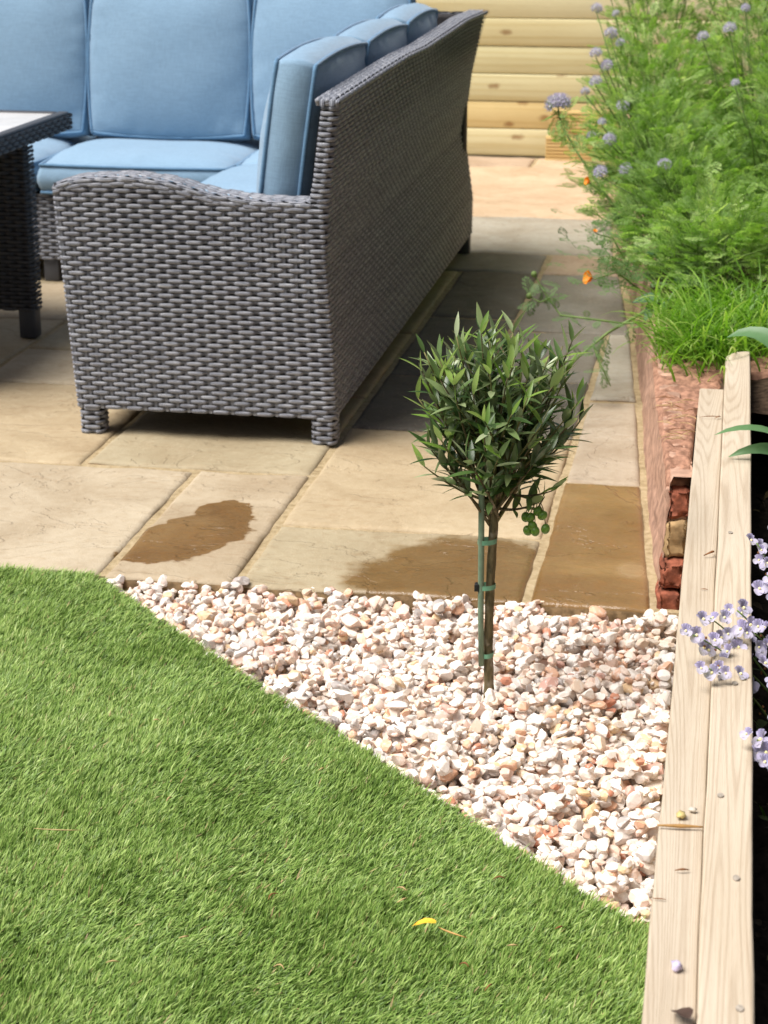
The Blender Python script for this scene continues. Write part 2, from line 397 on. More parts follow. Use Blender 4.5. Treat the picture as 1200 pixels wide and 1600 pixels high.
rect(-1.9, -1.02, 9.98, 10.33, 'rose', 24); slab([(-1.02+m_, 9.98+m_), (wallx(9.98)-.010, 9.98+m_), (wallx(10.3)-.010, 10.32), (-1.02+m_, 10.32)], T['peach'], 25)
for k, (x0, x1, y0, y1, t) in enumerate([(-2.2, -1.6, 5.31, 5.73, 'pale'), (-2.2, -1.6, 5.73, 6.55, 'olive'), (-2.8, -2.2, 5.31, 6.13, 'buff'), (-2.8, -2.2, 6.13, 6.72, 'cream'), (-2.2, -1.6, 6.55, 7.4, 'buff'), (-3.4, -2.8, 4.53, 5.31, 'olive'), (-3.4, -2.8, 5.31, 6.13, 'cream'), (-3.4, -2.8, 6.13, 6.95, 'pale'), (-2.8, -2.2, 6.72, 7.4, 'olive'), (-3.06, -2.46, 3.742, 4.53, 'pale')]):
    rect(x0, x1, y0, y1, t, 30+k)

# ------------------------------------------------------------------ lawn of artificial grass
EDGE = np.array([(-1.33, 3.752), (-1.27, 3.70), (-1.198, 3.621), (-1.0, 3.412), (-.824, 3.228), (-.67, 3.082), (-.527, 2.935), (-.397, 2.802), (-.278, 2.68), (-.168, 2.568), (-.055, 2.468)])
lawn_poly = np.array([(-2.6, 3.738), *EDGE, (-.055, .6), (-2.6, .6)])
def inside(P, poly):
    x, y = P[:, 0], P[:, 1]; r = np.zeros(len(P), bool); j = len(poly) - 1
    for i in range(len(poly)):
        xi, yi = poly[i]; xj, yj = poly[j]
        c = ((yi > y) != (yj > y)) & (x < (xj-xi)*(y-yi)/(yj-yi+1e-12)+xi); r ^= c; j = i
    return r
TURF = plain('turf_backing', (.035, .055, .018), 1., .1, 60, .4)
lawn = mk('lawn', [(x, y, -.012) for x, y in lawn_poly] + [(x, y, -.05) for x, y in lawn_poly],
          [np.array([list(range(len(lawn_poly)))[::-1]]), np.array([[i, (i+1) % len(lawn_poly), (i+1) % len(lawn_poly)+len(lawn_poly), i+len(lawn_poly)] for i in range(len(lawn_poly))])], TURF, smooth=False)
tag(lawn, kind='structure')
def mat_grass():
    m = Mat('artificial_grass'); r = m.attr('rnd'); tip = m.attr('tip')
    c = m.ramp(r, [(0, (.05, .105, .012)), (.25, (.125, .23, .042)), (.55, (.245, .385, .09)), (.9, (.42, .55, .185)), (.965, (.50, .57, .28)), (.98, (.36, .30, .14)), (1., (.42, .33, .17))])
    c = m.mix(m.math('MULTIPLY', tip, .45), c, m.mix(1., c, (1.45, 1.3, 1.3), 'MULTIPLY'))
    p = m.bsdf(c, .42, None, .35); t = m.n('BsdfTranslucent', Color=c).outputs[0]
    return m.done(m.n('MixShader', i0=.22, i1=p, i2=t).outputs[0])
def vnoise(P, s, seed):
    """cheap smooth value noise on plan points"""
    r = np.random.default_rng(seed).random((64, 64)); q = P[:, :2]*s + 100.; i = np.floor(q).astype(int); f = q-i; f = f*f*(3-2*f)
    a = r[i[:, 0] % 64, i[:, 1] % 64]; b = r[(i[:, 0]+1) % 64, i[:, 1] % 64]; c = r[i[:, 0] % 64, (i[:, 1]+1) % 64]; d = r[(i[:, 0]+1) % 64, (i[:, 1]+1) % 64]
    return (a*(1-f[:, 0])+b*f[:, 0])*(1-f[:, 1])+(c*(1-f[:, 0])+d*f[:, 0])*f[:, 1]
def build_grass():
    N = 640000
    P = np.column_stack([rng.uniform(-2.0, -.05, N), rng.uniform(1.6, 3.76, N)])
    P = P[inside(P, lawn_poly)]
    # full density where it shows, thinner further out
    xl = np.interp(P[:, 1], [1.6, 2.08, 3.75], [-.75, -.93, -1.56]); out = np.maximum(xl-.12-P[:, 0], 0) + np.maximum(1.98-P[:, 1], 0)
    P = P[rng.random(len(P)) < np.where(out > 0, .28, 1.)]
    n = len(P); low = vnoise(P, 5, 1)*.6+vnoise(P, 14, 2)*.4; tuft = vnoise(P, 75, 3)
    ang = R(38) + (low-.5)*1.2 + rng.normal(0, .55, n)                 # the pile leans away to the right
    lean = np.clip(.62+(vnoise(P, 9, 4)-.5)*.5+rng.normal(0, .22, n), .05, 1.25)
    L = np.clip(rng.normal(.0215, .0045, n), .010, .034)*(.85+.3*tuft)
    w = rng.uniform(.0009, .0017, n)
    d = np.column_stack([np.cos(ang), np.sin(ang), np.zeros(n)]); tw = ang + np.pi/2 + rng.normal(0, .6, n)
    s = np.column_stack([np.cos(tw), np.sin(tw), np.zeros(n)])
    up = np.array([0, 0, 1.]); B = np.column_stack([P, np.full(n, -.012)])
    m1 = B + (d*np.sin(lean*.55)[:, None]+up*np.cos(lean*.55)[:, None])*(L*.55)[:, None]
    l2 = lean*1.35+.15; t = m1 + (d*np.sin(l2)[:, None]+up*np.cos(l2)[:, None])*(L*.5)[:, None]
    V = np.stack([B-s*w[:, None], B+s*w[:, None], m1+s*w[:, None]*.9, m1-s*w[:, None]*.9, t], 1).reshape(-1, 3)
    i = np.arange(n)[:, None]*5
    rnd = np.clip(.08+.70*rng.random(n)+.2*(low-.5)+.25*(tuft-.5)+.15*rng.random(n)**3, 0, .97); rnd = np.where(rng.random(n) < .012, 1., rnd)
    o = mk('grass_blades', V, [i+np.array([0, 1, 2, 3]), i+np.array([3, 2, 4])], mat_grass(), lawn, True, None,
           {'rnd': np.repeat(rnd, 5), 'tip': np.tile([0, 0, .5, .5, 1.], n)})
    tag(o, kind='stuff')
build_grass()

# ------------------------------------------------------------------ gravel bed
GB = plain('sandy_bed', (.30, .22, .16), 1., .1, 80, .4)
gpoly = np.array([*EDGE[1:], (-.046, 2.46), (-.046, 3.77), (-1.33, 3.77)])
gravel = tag(mk('gravel_bed', [(x, y, -.048) for x, y in [(-1.6, 3.76), (-1.6, 3.3), (-.9, 2.7), (-.046, 2.2), (-.046, 3.76)]], np.array([[0, 1, 2, 3, 4]]), GB, smooth=False), kind='structure')
def ico(sub):
    bm = bmesh.new(); bmesh.ops.create_icosphere(bm, subdivisions=sub, radius=1)
    V = np.array([v.co[:] for v in bm.verts]); F = np.array([[v.index for v in f.verts] for f in bm.faces]); bm.free(); return V, F
ICO3, ICO2 = ico(3), ico(2)
def pebble_shape(base, r):
    V = base[0].copy(); V *= (1 + .0*V)
    for _ in range(r.integers(7, 13)):
        nrm = r.normal(size=3); nrm /= np.linalg.norm(nrm); dcut = r.uniform(.46, .82); h = V @ nrm
        V -= np.outer(np.maximum(h-dcut, 0)*.98, nrm)
    for _ in range(3):
        k = r.normal(size=3)*1.7; V += .03*np.sin(V @ k + r.random()*6)[:, None]*V
    V /= np.abs(V).max(0); return V
pr_ = np.random.default_rng(5)
SHAPES = [pebble_shape(ICO3, pr_) for _ in range(16)]
SHAPE2 = [pebble_shape(ICO2, pr_) for _ in range(16)]
def rotm(az, tx, ty):
    cz, sz, cx, sx, cy, sy = np.cos(az), np.sin(az), np.cos(tx), np.sin(tx), np.cos(ty), np.sin(ty)
    return np.array([[cz, -sz, 0], [sz, cz, 0], [0, 0, 1]]) @ np.array([[1, 0, 0], [0, cx, -sx], [0, sx, cx]]) @ np.array([[cy, 0, sy], [0, 1, 0], [-sy, 0, cy]])
def build_gravel():
    r = np.random.default_rng(11); cell = .004
    x0, y0 = -1.4, 2.4; nx, ny = int(1.4/cell), int(1.42/cell); H = np.full((ny, nx), -.046)
    cand = np.column_stack([r.uniform(-1.33, -.05, 16000), r.uniform(2.44, 3.765, 16000)])
    ok = inside(cand, gpoly); cand = cand[ok][:7500]
    items = []
    for i, (x, y) in enumerate(cand):
        a = float(np.clip(r.lognormal(math.log(.0092 if i < 1800 else .0120), .30), .006, .023)); b = a*r.uniform(.6, .92); c = b*r.uniform(.55, .9)
        pass
        M = rotm(r.uniform(0, 6.28), r.normal(0, .4), r.normal(0, .4))
        if x + a > -.05: x = -.05 - a*.9
        rr = max(a, b)*.85; gx, gy = int((x-x0)/cell), int((y-y0)/cell); k = int(rr/cell)+1
        ys, xs = np.mgrid[-k:k+1, -k:k+1]; dd = (xs**2+ys**2)*cell*cell/(rr*rr); msk = dd < 1
        yy, xx = np.clip(gy+ys[msk], 0, ny-1), np.clip(gx+xs[msk], 0, nx-1); hs = H[yy, xx]
        base = np.quantile(hs, .55); z = base + c*.60
        zl = .004 + .003*math.sin(x*9)*math.cos(y*7)
        if z + c > zl + .014: continue
        H[yy, xx] = np.maximum(hs, z + c*np.sqrt(1-dd[msk])*.9)
        items.append((x, y, z, a, b, c, M, r.random()))
    # fill what is left open
    order = sorted(range(len(items)), key=lambda i: -(items[i][3]*items[i][4]/max(items[i][1], 1)**1.2 + max(0, items[i][2]+.03)*.02))
    big = set(order[:300]); Vs, Fs, Rn, n = [], [], [], 0
    meshes = [mk_me('pebble', S, ICO3[1], PEB_O, False) for S in SHAPES]
    for i, (x, y, z, a, b, c, M, q) in enumerate(items):
        if i in big:
            o = bpy.data.objects.new('pebble', meshes[i % 16]); col.objects.link(o); o.parent = gravel
            o.matrix_local = Matrix.Translation((x, y, z)) @ Matrix(M.tolist()).to_4x4() @ Matrix.Diagonal((a, b, c, 1))
        else:
            V = (SHAPE2[i % 16]*np.array([a, b, c])) @ M.T + np.array([x, y, z])
            Vs.append(V); Fs.append(ICO2[1]+n); n += len(V); Rn.append(np.full(len(V), q))
    o = mk('pebbles', np.concatenate(Vs), np.concatenate(Fs), PEB_A, gravel, False, None, {'rnd': np.concatenate(Rn)}); tag(o, kind='stuff')
    print('pebbles', len(items))
build_gravel()

# ------------------------------------------------------------------ timber planter edging
planter = empty('timber_planter', (0, 3, 0), 'long pale sawn timber planter edge of two boards with a rounded far corner', 'planter')
def board(name, x0, x1, y0, y1, z0, z1, round_far=0, tint=(1, 1, 1)):
    pts = [(x0, y0), (x1, y0), (x1, y1)]
    if round_far:
        r = round_far
        for k in range(9):
            a = R(90) + R(90)*k/8; pts.append((x0+r+r*math.cos(a), y1-r*1.6+r*1.6*math.sin(a)))
    else: pts.append((x0, y1))
    bm = bmesh.new(); vs_ = [bm.verts.new((x, y, z1)) for x, y in pts]; f = bm.faces.new(vs_)
    e = bmesh.ops.extrude_face_region(bm, geom=[f]); bmesh.ops.translate(bm, vec=(0, 0, z0-z1), verts=[v for v in e['geom'] if isinstance(v, bmesh.types.BMVert)])
    bmesh.ops.recalc_face_normals(bm, faces=bm.faces)
    bmesh.ops.bevel(bm, geom=[ed for ed in bm.edges if ed.calc_face_angle(0) > .7], offset=.004, segments=3, profile=.5, affect='EDGES')
    long = [ed for ed in bm.edges if ed.calc_length() > .5]
    bmesh.ops.subdivide_edges(bm, edges=long, cuts=40)
    for v in bm.verts: v.co.x += .0025*noise.noise(Vector((v.co.y*2.2, 0, 0))) + .0012*noise.noise(Vector((v.co.y*9, 0, 3))); v.co.z += .0012*noise.noise(Vector((v.co.y*4, v.co.x*20, 7)))
    me = bpy.data.meshes.new(name); bm.to_mesh(me); bm.free(); me.materials.append(SLEEPER)
    o = link(name, me); under(o, planter); o.color = (*tint, 1); return o
board('outer_board', -.042, .0138, -.4, 4.365, .162, .318, 0, (.97, .95, .93))
board('outer_board', -.041, .0130, -.4, 4.365, -.05, .160, 0, (.9, .86, .8))
board('inner_board', .0140, .073, -.4, 4.70, .172, .330, .052, (1.04, 1.02, 1.0))
board('inner_board', .0155, .072, -.4, 4.66, -.05, .170, 0, (.9, .86, .8))
ml = mk('liner', [(.0745, -.4, -.04), (.0745, 4.66, -.04), (.0745, 4.66, .322), (.0745, -.4, .322)], np.array([[0, 1, 2, 3]]), LINER, smooth=False); under(ml, planter)
for px, py in ((.053, 2.042), (.032, 2.254), (.058, 1.766), (.048, 2.62), (.036, 3.30)):
    a = np.linspace(0, 2*np.pi, 15)[:-1]; under(mk('screw_plug', [(px+.0042*math.cos(q), py+.0062*math.sin(q), .3318) for q in a]+[(px+.0042*math.cos(q), py+.0062*math.sin(q), .325) for q in a], [np.array([list(range(14))]), np.array([[i, i+14, (i+1) % 14+14, (i+1) % 14] for i in range(14)])], PLUG, None, False), planter)
def sheet(name, x0, x1, y0, y1, zf, mat, st=.03, kind='structure'):
    xs, ys = np.arange(x0, x1+st*.5, st), np.arange(y0, y1+st*.5, st)
    V = [(x, y, zf(x, y)) for y in ys for x in xs]; idx = np.arange(len(V)).reshape(len(ys), len(xs))
    F = np.stack([idx[:-1, :-1], idx[:-1, 1:], idx[1:, 1:], idx[1:, :-1]], -1).reshape(-1, 4)
    return tag(mk(name, V, F, mat), kind=kind)
sheet('planter_soil', .076, 1.2, -.4, 4.62, lambda x, y: .05+.035*fbm(x*9, y*9, 1), SOIL, .04)

# ------------------------------------------------------------------ old retaining wall along the bed
wall = empty('retaining_wall', (-.2, 5, 0), 'old low retaining wall with pink render, broken red bricks and a tan stone', 'wall')
def strip():
    ys = np.concatenate([np.arange(3.815, 5.6, .012), np.arange(5.6, 10.32, .05)]); zs = np.linspace(-.05, .272, 22); V = []
    for y in ys:
        top = .268 + .010*fbm(y*6, 3.3)
        for z in zs:
            k = (z+.05)/.322; zz = -.05+k*(top+.05)
            V.append((wallx(y)+.004+.020*k+.006*fbm(y*3, zz*30, 2.)+.003*fbm(y*14, zz*60, 5.), y, zz))
        for kk in (1, 2): V.append((wallx(y)+.024+.022*kk+.004*fbm(y*20, kk), y, top+.004*fbm(y*17, kk*3.)))
    n = len(zs)+2; idx = np.arange(len(V)).reshape(len(ys), n)
    F = np.stack([idx[:-1, 1:], idx[:-1, :-1], idx[1:, :-1], idx[1:, 1:]], -1).reshape(-1, 4)
    under(mk('render_face', V, F, PINK), wall)
strip()
for nm, x0, x1, y0, y1, z0, z1, mt in [
    ('brick', -.101, -.046, 3.772, 3.98, -.06, .026, BRICK), ('brick', -.097, -.046, 3.785, 3.99, .032, .092, BRICK),
    ('stone', -.092, -.046, 3.800, 4.02, .097, .174, TANSTONE), ('brick', -.088, -.046, 3.812, 4.03, .179, .242, BRICK)]:
    under(bbox(nm, x0, x1, y0, y1, z0, z1, mt, None, .009, 2, 7, .009), wall)
under(bbox('mortar_joint', -.094, -.05, 3.822, 4.0, -.05, .24, PINK, None, .002, 1, 6, .004), wall)
def claytop():
    xs = np.linspace(0, 1, 14); ys = np.arange(3.845, 4.90, .012); V = []
    for y in ys:
        xa, xb = wallx(y)+.012, (-.046 if y < 4.36 else .010 if y < 4.70 else .30)
        for u in xs:
            x = xa*(1-u)+xb*u; edge = max(0, 1-(y-3.845-.02*(fbm(x*30, 2.)+.3))/.06)
            z = .272+.012*fbm(x*20, y*20, 1.)+.007*fbm(x*60, y*60, 4.) - .022*edge**2*(y < 3.95)
            if u == 0 or u == 1: z -= .012
            V.append((x, y + (.0 if y > 3.85 else .012*fbm(x*40, 8.)), z))
    idx = np.arange(len(V)).reshape(len(ys), len(xs))
    F = np.stack([idx[:-1, :-1], idx[:-1, 1:], idx[1:, 1:], idx[1:, :-1]], -1).reshape(-1, 4)
    # front lip
    lip = np.array([(V[i][0], V[i][1]+.004, V[i][2]-.022) for i in idx[0]]); n0 = len(V); l = np.arange(len(xs)-1)
    F2 = np.stack([n0+l, n0+l+1, idx[0][l+1], idx[0][l]], -1)
    under(mk('clay_cap', np.vstack([V, lip]), np.vstack([F, F2]), CLAY), wall)
claytop()
def bed():
    xs = np.concatenate([np.linspace(.03, .6, 14), np.linspace(.7, 3, 14)]); ys = np.arange(4.37, 10.31, .06); V = []
    for y in ys:
        for x in xs: V.append((wallx(y)+x, y, .262+.02*fbm(x*8, y*8, 2.)))
    idx = np.arange(len(V)).reshape(len(ys), len(xs)); F = np.stack([idx[:-1, :-1], idx[:-1, 1:], idx[1:, 1:], idx[1:, :-1]], -1).reshape(-1, 4)
    tag(mk('flower_bed', V, F, plain('bed_soil', (.06, .04, .026), 1., .1, 50, .5, 1.)), kind='structure')
bed()

# ------------------------------------------------------------------ fence at the back
fence = empty('timber_fence', (-1, 10.4, 0), 'new horizontal treated pine plank fence with brown knots', 'fence')
ft = [(1.0, .98, .9), (1.02, .88, .66), (1.0, 1.0, .92), (.98, .98, .88), (1.0, .97, .85), (1.04, 1.02, .95), (1, .97, .9), (1, 1, .9), (.98, .95, .85), (1.02, 1, .92), (1, .98, .9), (1, .96, .88), (1, 1, .9)]
for k in range(13):
    o = under(bbox('plank', -5, 3.2, 10.35+(k % 2)*.003, 10.39, .006+k*.1435, .006+k*.1435+.139, FENCEW, None, .006, 2), fence); o.color = (*ft[k], 1)
for x in (-4, -2.2, -.4, 1.4): o = under(bbox('post', x, x+.1, 10.394, 10.49, -.09, 1.9, FENCEW, None, .006), fence); o.color = (.9, .88, .8, 1)
side = empty('added_shade_fence', (1.35, 6.5, 0), 'added unseen dark brown board fence behind the flower bed, blocking sky light', 'fence')  # added out of view to block sky light and deepen shade beside the sofa
DARKW = mat_timber('brown_stained_timber', 2, (.12, .075, .045), (.08, .048, .028), 40)
for k in range(54): o = under(bbox('board', 1.35+(k % 2)*.006, 1.372+(k % 2)*.006, 2.2+k*.15, 2.2+k*.15+.146, -.09, 1.85+.004*(k % 3), DARKW, None, .003), side)
for k in range(2): under(bbox('rail', 1.382, 1.43, 2.2, 10.3, .4+k*1., .49+k*1., DARKW, None, .003), side)
def deck(x0, x1, y, z0, z1, label):
    n = 7; prof = []
    for k in range(n):
        h = (z1-z0)/n; z = z0+k*h; prof += [(0, z), (0, z+h*.62), (.012, z+h*.66), (.012, z+h*.97)]
    V = [(x, y+d, z) for x in (x0, x1) for d, z in prof] + [(x, y+.028, z) for x in (x0, x1) for z in (z0, z1)]
    m = len(prof); F = [(i, i+1, m+i+1, m+i)[::-1] for i in range(m-1)]
    b = 2*m; F += [(b, b+2, b+3, b+1), (0, m, b+2, b), (m-1, b+1, b+3, 2*m-1)]
    o = mk('deck_board', V, np.array(F), FENCEW, None, False); o.color = (1.0, .82, .58, 1); tag(o, label, 'board')
deck(-.95, .4, 10.24, .135, .262, 'orange brown grooved decking board propped on edge against the fence, upper one')
deck(-.97, .4, 10.235, .002, .128, 'grooved decking board on edge against the fence, resting on the paving')

# ------------------------------------------------------------------ wicker corner sofa
sofa = empty('corner_sofa', (-1.35, 6.2, 0), 'large grey wicker corner sofa with scrolled arm and high curved back', 'sofa')
PITCH, ROW = .030, .0130
def fillet(pts, r=.016, k=5):
    out = [np.array(pts[0], float)]
    for a, b, c in zip(pts[:-2], pts[1:-1], pts[2:]):
        a, b, c = map(lambda q: np.array(q, float), (a, b, c)); u = (a-b)/np.linalg.norm(a-b); v = (c-b)/np.linalg.norm(c-b)
        for t in np.linspace(0, 1, k): out.append((b+u*r)*(1-t)**2 + b*2*t*(1-t) + (b+v*r)*t**2)
    out.append(np.array(pts[-1], float)); return np.array(out)
S0 = np.array([0, 12, 18, 21, 25, 30, 35, 39, 42, 48])*.001
def strand_geo(P, N, B, L, row, h=.0118, amp=.0040, z0=None):
    """ribbon along sampled polyline P (dense), normals N, across-vector B: over one stake, tucked behind the next"""
    s = (np.arange(0, int(L/.06)+2)[:, None]*.06 + S0[None]).ravel() - .03*(row % 2); s = s[(s >= 0) & (s <= L)]; s = np.unique(np.concatenate([[0], s, [L]]))
    cum = np.concatenate([[0], np.cumsum(np.linalg.norm(np.diff(P, axis=0), axis=1))]); cum *= L/cum[-1]
    ip = lambda A: np.column_stack([np.interp(s, cum, A[:, i]) for i in range(3)])
    p, n, b = ip(P), ip(N), ip(B); n /= np.linalg.norm(n, axis=1)[:, None]
    ph = (s + .03*(row % 2)) % .06 - .03; o = amp*(1-2*np.exp(-(ph/.0088)**4))
    tap = 1-.34*np.exp(-(ph/.0105)**2)
    v = np.array([-1, -.45, .45, 1.]); bl = np.array([-.0022, .0006, .0006, -.0022])
    V = p[:, None]+n[:, None]*(o[:, None]+bl[None])[..., None]+b[:, None]*(v[None]*(h/2)*tap[:, None])[..., None]
    k = 4; idx = np.arange(len(s)*k).reshape(len(s), k)
    F = np.stack([idx[:-1, :-1], idx[1:, :-1], idx[1:, 1:], idx[:-1, 1:]], -1).reshape(-1, 4)
    uv = np.stack([np.repeat(s[:, None], k, 1), np.repeat(((v+1)/2)[None], len(s), 0)], -1).reshape(-1, 2)
    return V.reshape(-1, 3), F, uv
def plan_strand(pts, z, row, mat=WICKER, parent=None, flip=1, zf=None):
    q = fillet(pts)
    if zf:                                        # long side: enough points to follow the curved rail
        q = np.vstack([q[:-7], *[q[-7]*(1-t)+q[-6]*t for t in np.linspace(0, 1, 40)[:-1]], q[-6:]])
    P = np.column_stack([q, [zf(y) for y in q[:, 1]] if zf else np.full(len(q), z)])
    Tn = np.gradient(q, axis=0); Tn /= np.linalg.norm(Tn, axis=1)[:, None]
    N = np.column_stack([Tn[:, 1], -Tn[:, 0], np.zeros(len(q))])*flip; B = np.tile([0, 0, 1.], (len(q), 1))
    L = np.linalg.norm(np.diff(q, axis=0), axis=1).sum()
    V, F, uv = strand_geo(P, N, B, L, row)
    return under(mk('strand', V, F, mat, None, True, uv), parent or sofa)
AX = [-1.75, -1.70, -1.666, -1.536, -1.43, -1.315, -1.196, -1.05, -.9]; AZ = [.668, .685, .692, .700, .689, .660, .646, .644, .644]
def ztop(x): return float(np.interp(x, AX, AZ))
def xl(z): return -1.700-.045*z/.67
def xin(z): return float(np.interp(z, [.63, .70, .9], [-1.060, -1.045, -1.020]))
def xnear(z): return float(np.interp(z, [0, .24, .48, .64, .8, .92], [-.995, -.999, -1.018, -1.010, -.994, -.976]))
def xfar(z): return float(np.interp(z, [0, .22, .49, .7, .85, .95], [-1.012, -1.008, -1.046, -1.020, -.985, -.958]))
YF, YB = 4.80, 7.62
RY = [4.78, 5.0, 5.4, 5.84, 6.2, 6.6, 7.1, 7.65]; RZ = [.905, .910, .918, .925, .922, .931, .943, .938]
def zback(y): return float(np.interp(y, RY, RZ))
r_ = 0; z = .080
while z < .900:
    xa, xb = xnear(z), xfar(z); tail = [(xa, YF), (xb, YB), (xb-.25, YB)]
    if z < .640:
        plan_strand([(xl(z), YF+.085), (xl(z), YF)] + tail, z, r_)
    else:
        plan_strand([(xin(z), YF+.085), (xin(z), YF)] + tail, z, r_, zf=lambda y, z=z: z+(zback(y)-.905)*((z-.60)/.305)**2)
        xs = [x for x in np.arange(-1.745, -1.06, .004) if ztop(x) > z+.003]
        if len(xs) > 8:
            pts = [(xs[0], YF), (xs[-1], YF)]
            if z < .672: pts = [(xl(z), YF+.085), (xl(z), YF), (xs[-1], YF)]
            plan_strand(pts, z, r_)
    z += ROW; r_ += 1
# border strands over the arm top and along the top of the back
def poly_strand(P, Nrm, Bv, row, h=.0125):
    P = np.array(P, float); L = np.linalg.norm(np.diff(P, axis=0), axis=1).sum()
    V, F, uv = strand_geo(P, np.array(Nrm, float), np.array(Bv, float), L, row, h, .0032)
    under(mk('strand', V, F, WICKER, None, True, uv), sofa)
xs = np.linspace(-1.742, -1.056, 60)
for k in range(7):
    y = YF+.008+k*.0125; drop = .003 if k in (0,) else 0
    P = [(x, y, ztop(x)+.003-drop) for x in xs]; N_ = []
    for x in xs:
        sl = (ztop(x+.01)-ztop(x-.01))/.02; N_.append((-sl, 0, 1.))
    poly_strand(P, N_, [(0, 1, 0)]*60, k)
for dz in (.005, .0165):
    poly_strand([(x, YF-.0015, ztop(x)-dz) for x in xs], [(0, -1., 0)]*60, [(0, 0, 1.)]*60, int(dz*1000), .0125)
ys = np.linspace(YF+.004, YB, 80)
for k in range(5):
    u = k/4
    P = [((xnear(.91)*(1-t)+xfar(.94)*t)-.004-.0125*k*(1+.25*t), y, zback(y)+.003-(.004 if k == 0 else 0)) for y, t in zip(ys, np.linspace(0, 1, 80))]
    x0_ = P[0][0]; P = [(x0_, YF-.003, P[0][2]-.016), (x0_, YF-.0035, P[0][2]-.003)] + P
    poly_strand(P, [(0, -1., 0), (0, -.7, .7)] + [(0, 0, 1.)]*80, [(1, 0, 0)]*82, k+1, .0128)
poly_strand([(xnear(z_)+.0005, YF+.03, z_) for z_ in (.885, .905)], [(1., 0, 0)]*2, [(0, 1, 0)]*2, 0, .02)
poly_strand([(xnear(.9)*(1-t)+xfar(.93)*t+.001, y, zback(y)-.004) for y, t in zip(ys, np.linspace(0, 1, 80))], [(1., 0, .2)]*80, [(0, 0, 1.)]*80, 0, .0135)
# stakes the strands are woven round
def stakes():
    parts = []
    def ribbon(Pz, n, t, w=.0042):
        Pz = np.array(Pz); V = np.stack([Pz-t*w, Pz-t*.0008-n*.0008, Pz+t*.0008-n*.0008, Pz+t*w], 1) + n*.0008; m = len(Pz)
        idx = np.arange(m*4).reshape(m, 4); F = np.stack([idx[:-1, :-1], idx[:-1, 1:], idx[1:, 1:], idx[1:, :-1]], -1).reshape(-1, 4); return V.reshape(-1, 3), F
    off = .085+.69
    for x in np.arange(-1.69, -1.03, .030):
        zt = ztop(x)-.006 if x < -1.05 else .90
        P = [(x + (xl(zz)+1.70)*(1-(x+1.70)/.70), YF, zz) for zz in np.linspace(.075, zt, 14)]
        parts.append(ribbon(P, np.array([0, -1., 0]), np.array([1., 0, 0])))
    for y in np.arange(YF+.02, YB, .030):
        t = (y-YF)/(YB-YF); P = [(xnear(zz)*(1-t)+xfar(zz)*t, y, zz) for zz in np.linspace(.075, zback(y)-.006, 18)]
        parts.append(ribbon(P, np.array([1., 0, 0]), np.array([0, 1., 0])))
    V, F = merge(parts); o = under(mk('stakes', V, F, mat_wicker('stake_wicker', .5), None, True, np.column_stack([V[:, 2]*2, np.zeros(len(V))+.5])), sofa); tag(o, kind='stuff')
stakes()
def backing():
    parts = []
    xs = np.linspace(0, 1, 40)
    V = []
    for u in xs:
        for z_ in (.078, None):
            for y in (YF+.010, YF+.080):
                x = -1.694*(1-u)-1.055*u; zz = z_ if z_ else ztop(x)-.008; V.append((x-(.038*zz/.67)*(1-u), y, zz))
    idx = np.arange(len(V)).reshape(40, 4); F = []
    for i in range(39):
        a, b = idx[i], idx[i+1]; F += [(a[0], b[0], b[2], a[2]), (a[2], b[2], b[3], a[3]), (b[1], a[1], a[3], b[3]), (a[1], b[1], b[0], a[0])]
    F += [(idx[0][1], idx[0][0], idx[0][2], idx[0][3]), (idx[-1][0], idx[-1][1], idx[-1][3], idx[-1][2])]
    under(mk('arm_core', V, np.array(F), WICKER_BACK, None, False), sofa)
    V = []; ys = np.linspace(YF+.012, YB-.012, 30); zs = np.linspace(.078, 1, 12)
    for y in ys:
        t = (y-YF)/(YB-YF); zt = zback(y)-.008
        for k in zs:
            zz = .078+(zt-.078)*(k-.078)/(1-.078); V.append((xnear(zz)*(1-t)+xfar(zz)*t-.009, y, zz))
        for k in zs[::-1]:
            zz = .078+(zt-.078)*(k-.078)/(1-.078); V.append((min(xnear(zz)*(1-t)+xfar(zz)*t-.045, xin(zz)+.012) if zz > .6 else -1.06, y, zz))
    n = 24; idx = np.arange(len(V)).reshape(30, n); F = []
    for i in range(29):
        for j in range(n): F.append((idx[i, j], idx[i+1, j], idx[i+1, (j+1) % n], idx[i, (j+1) % n]))
    V = np.array(V); F = np.array(F)
    o = under(mk('back_core', V, [F, idx[0][None, ::-1], idx[-1][None]], WICKER_BACK, None, False), sofa)
backing()
under(bbox('seat_base', -1.685, -1.05, YF+.08, 7.5, .085, .325, WICKER_BACK, None, .004), sofa)
under(bbox('seat_base', -3.5, -1.686, 6.745, 7.5, .085, .325, WICKER_BACK, None, .004), sofa)
under(bbox('rear_back', -3.5, -1.03, 7.50, 7.60, .085, .93, WICKER_BACK, None, .01), sofa)
z = .090; r_ = 0
while z < .325:
    plan_strand([(-3.5, 6.735), (-1.697, 6.735), (-1.697, YF+.09)], z, r_, WICKER); z += ROW; r_ += 1
def foot(x0, x1, y0, y1):
    o = under(bbox('foot', x0+.005, x1-.005, y0+.005, y1-.005, .001, .085, WICKER_BACK, None, .003), sofa)
    z = .008; k = 0
    while z < .078:
        s_ = plan_strand([(x0, y1), (x0, y0), (x1, y0), (x1, y1), (x0+.003, y1)], z, k); z += ROW; k += 1
foot(-1.700, -1.640, YF+.002, YF+.064); foot(-1.057, -.996, YF+.002, YF+.064)
for x0, y0 in ((-1.07, 7.555), (-1.70, 6.745), (-2.5, 6.745), (-3.2, 6.745)):
    under(bbox('foot', x0, x0+.058, y0, y0+.058, .001, .085, DARKWICKER, None, .004), sofa)

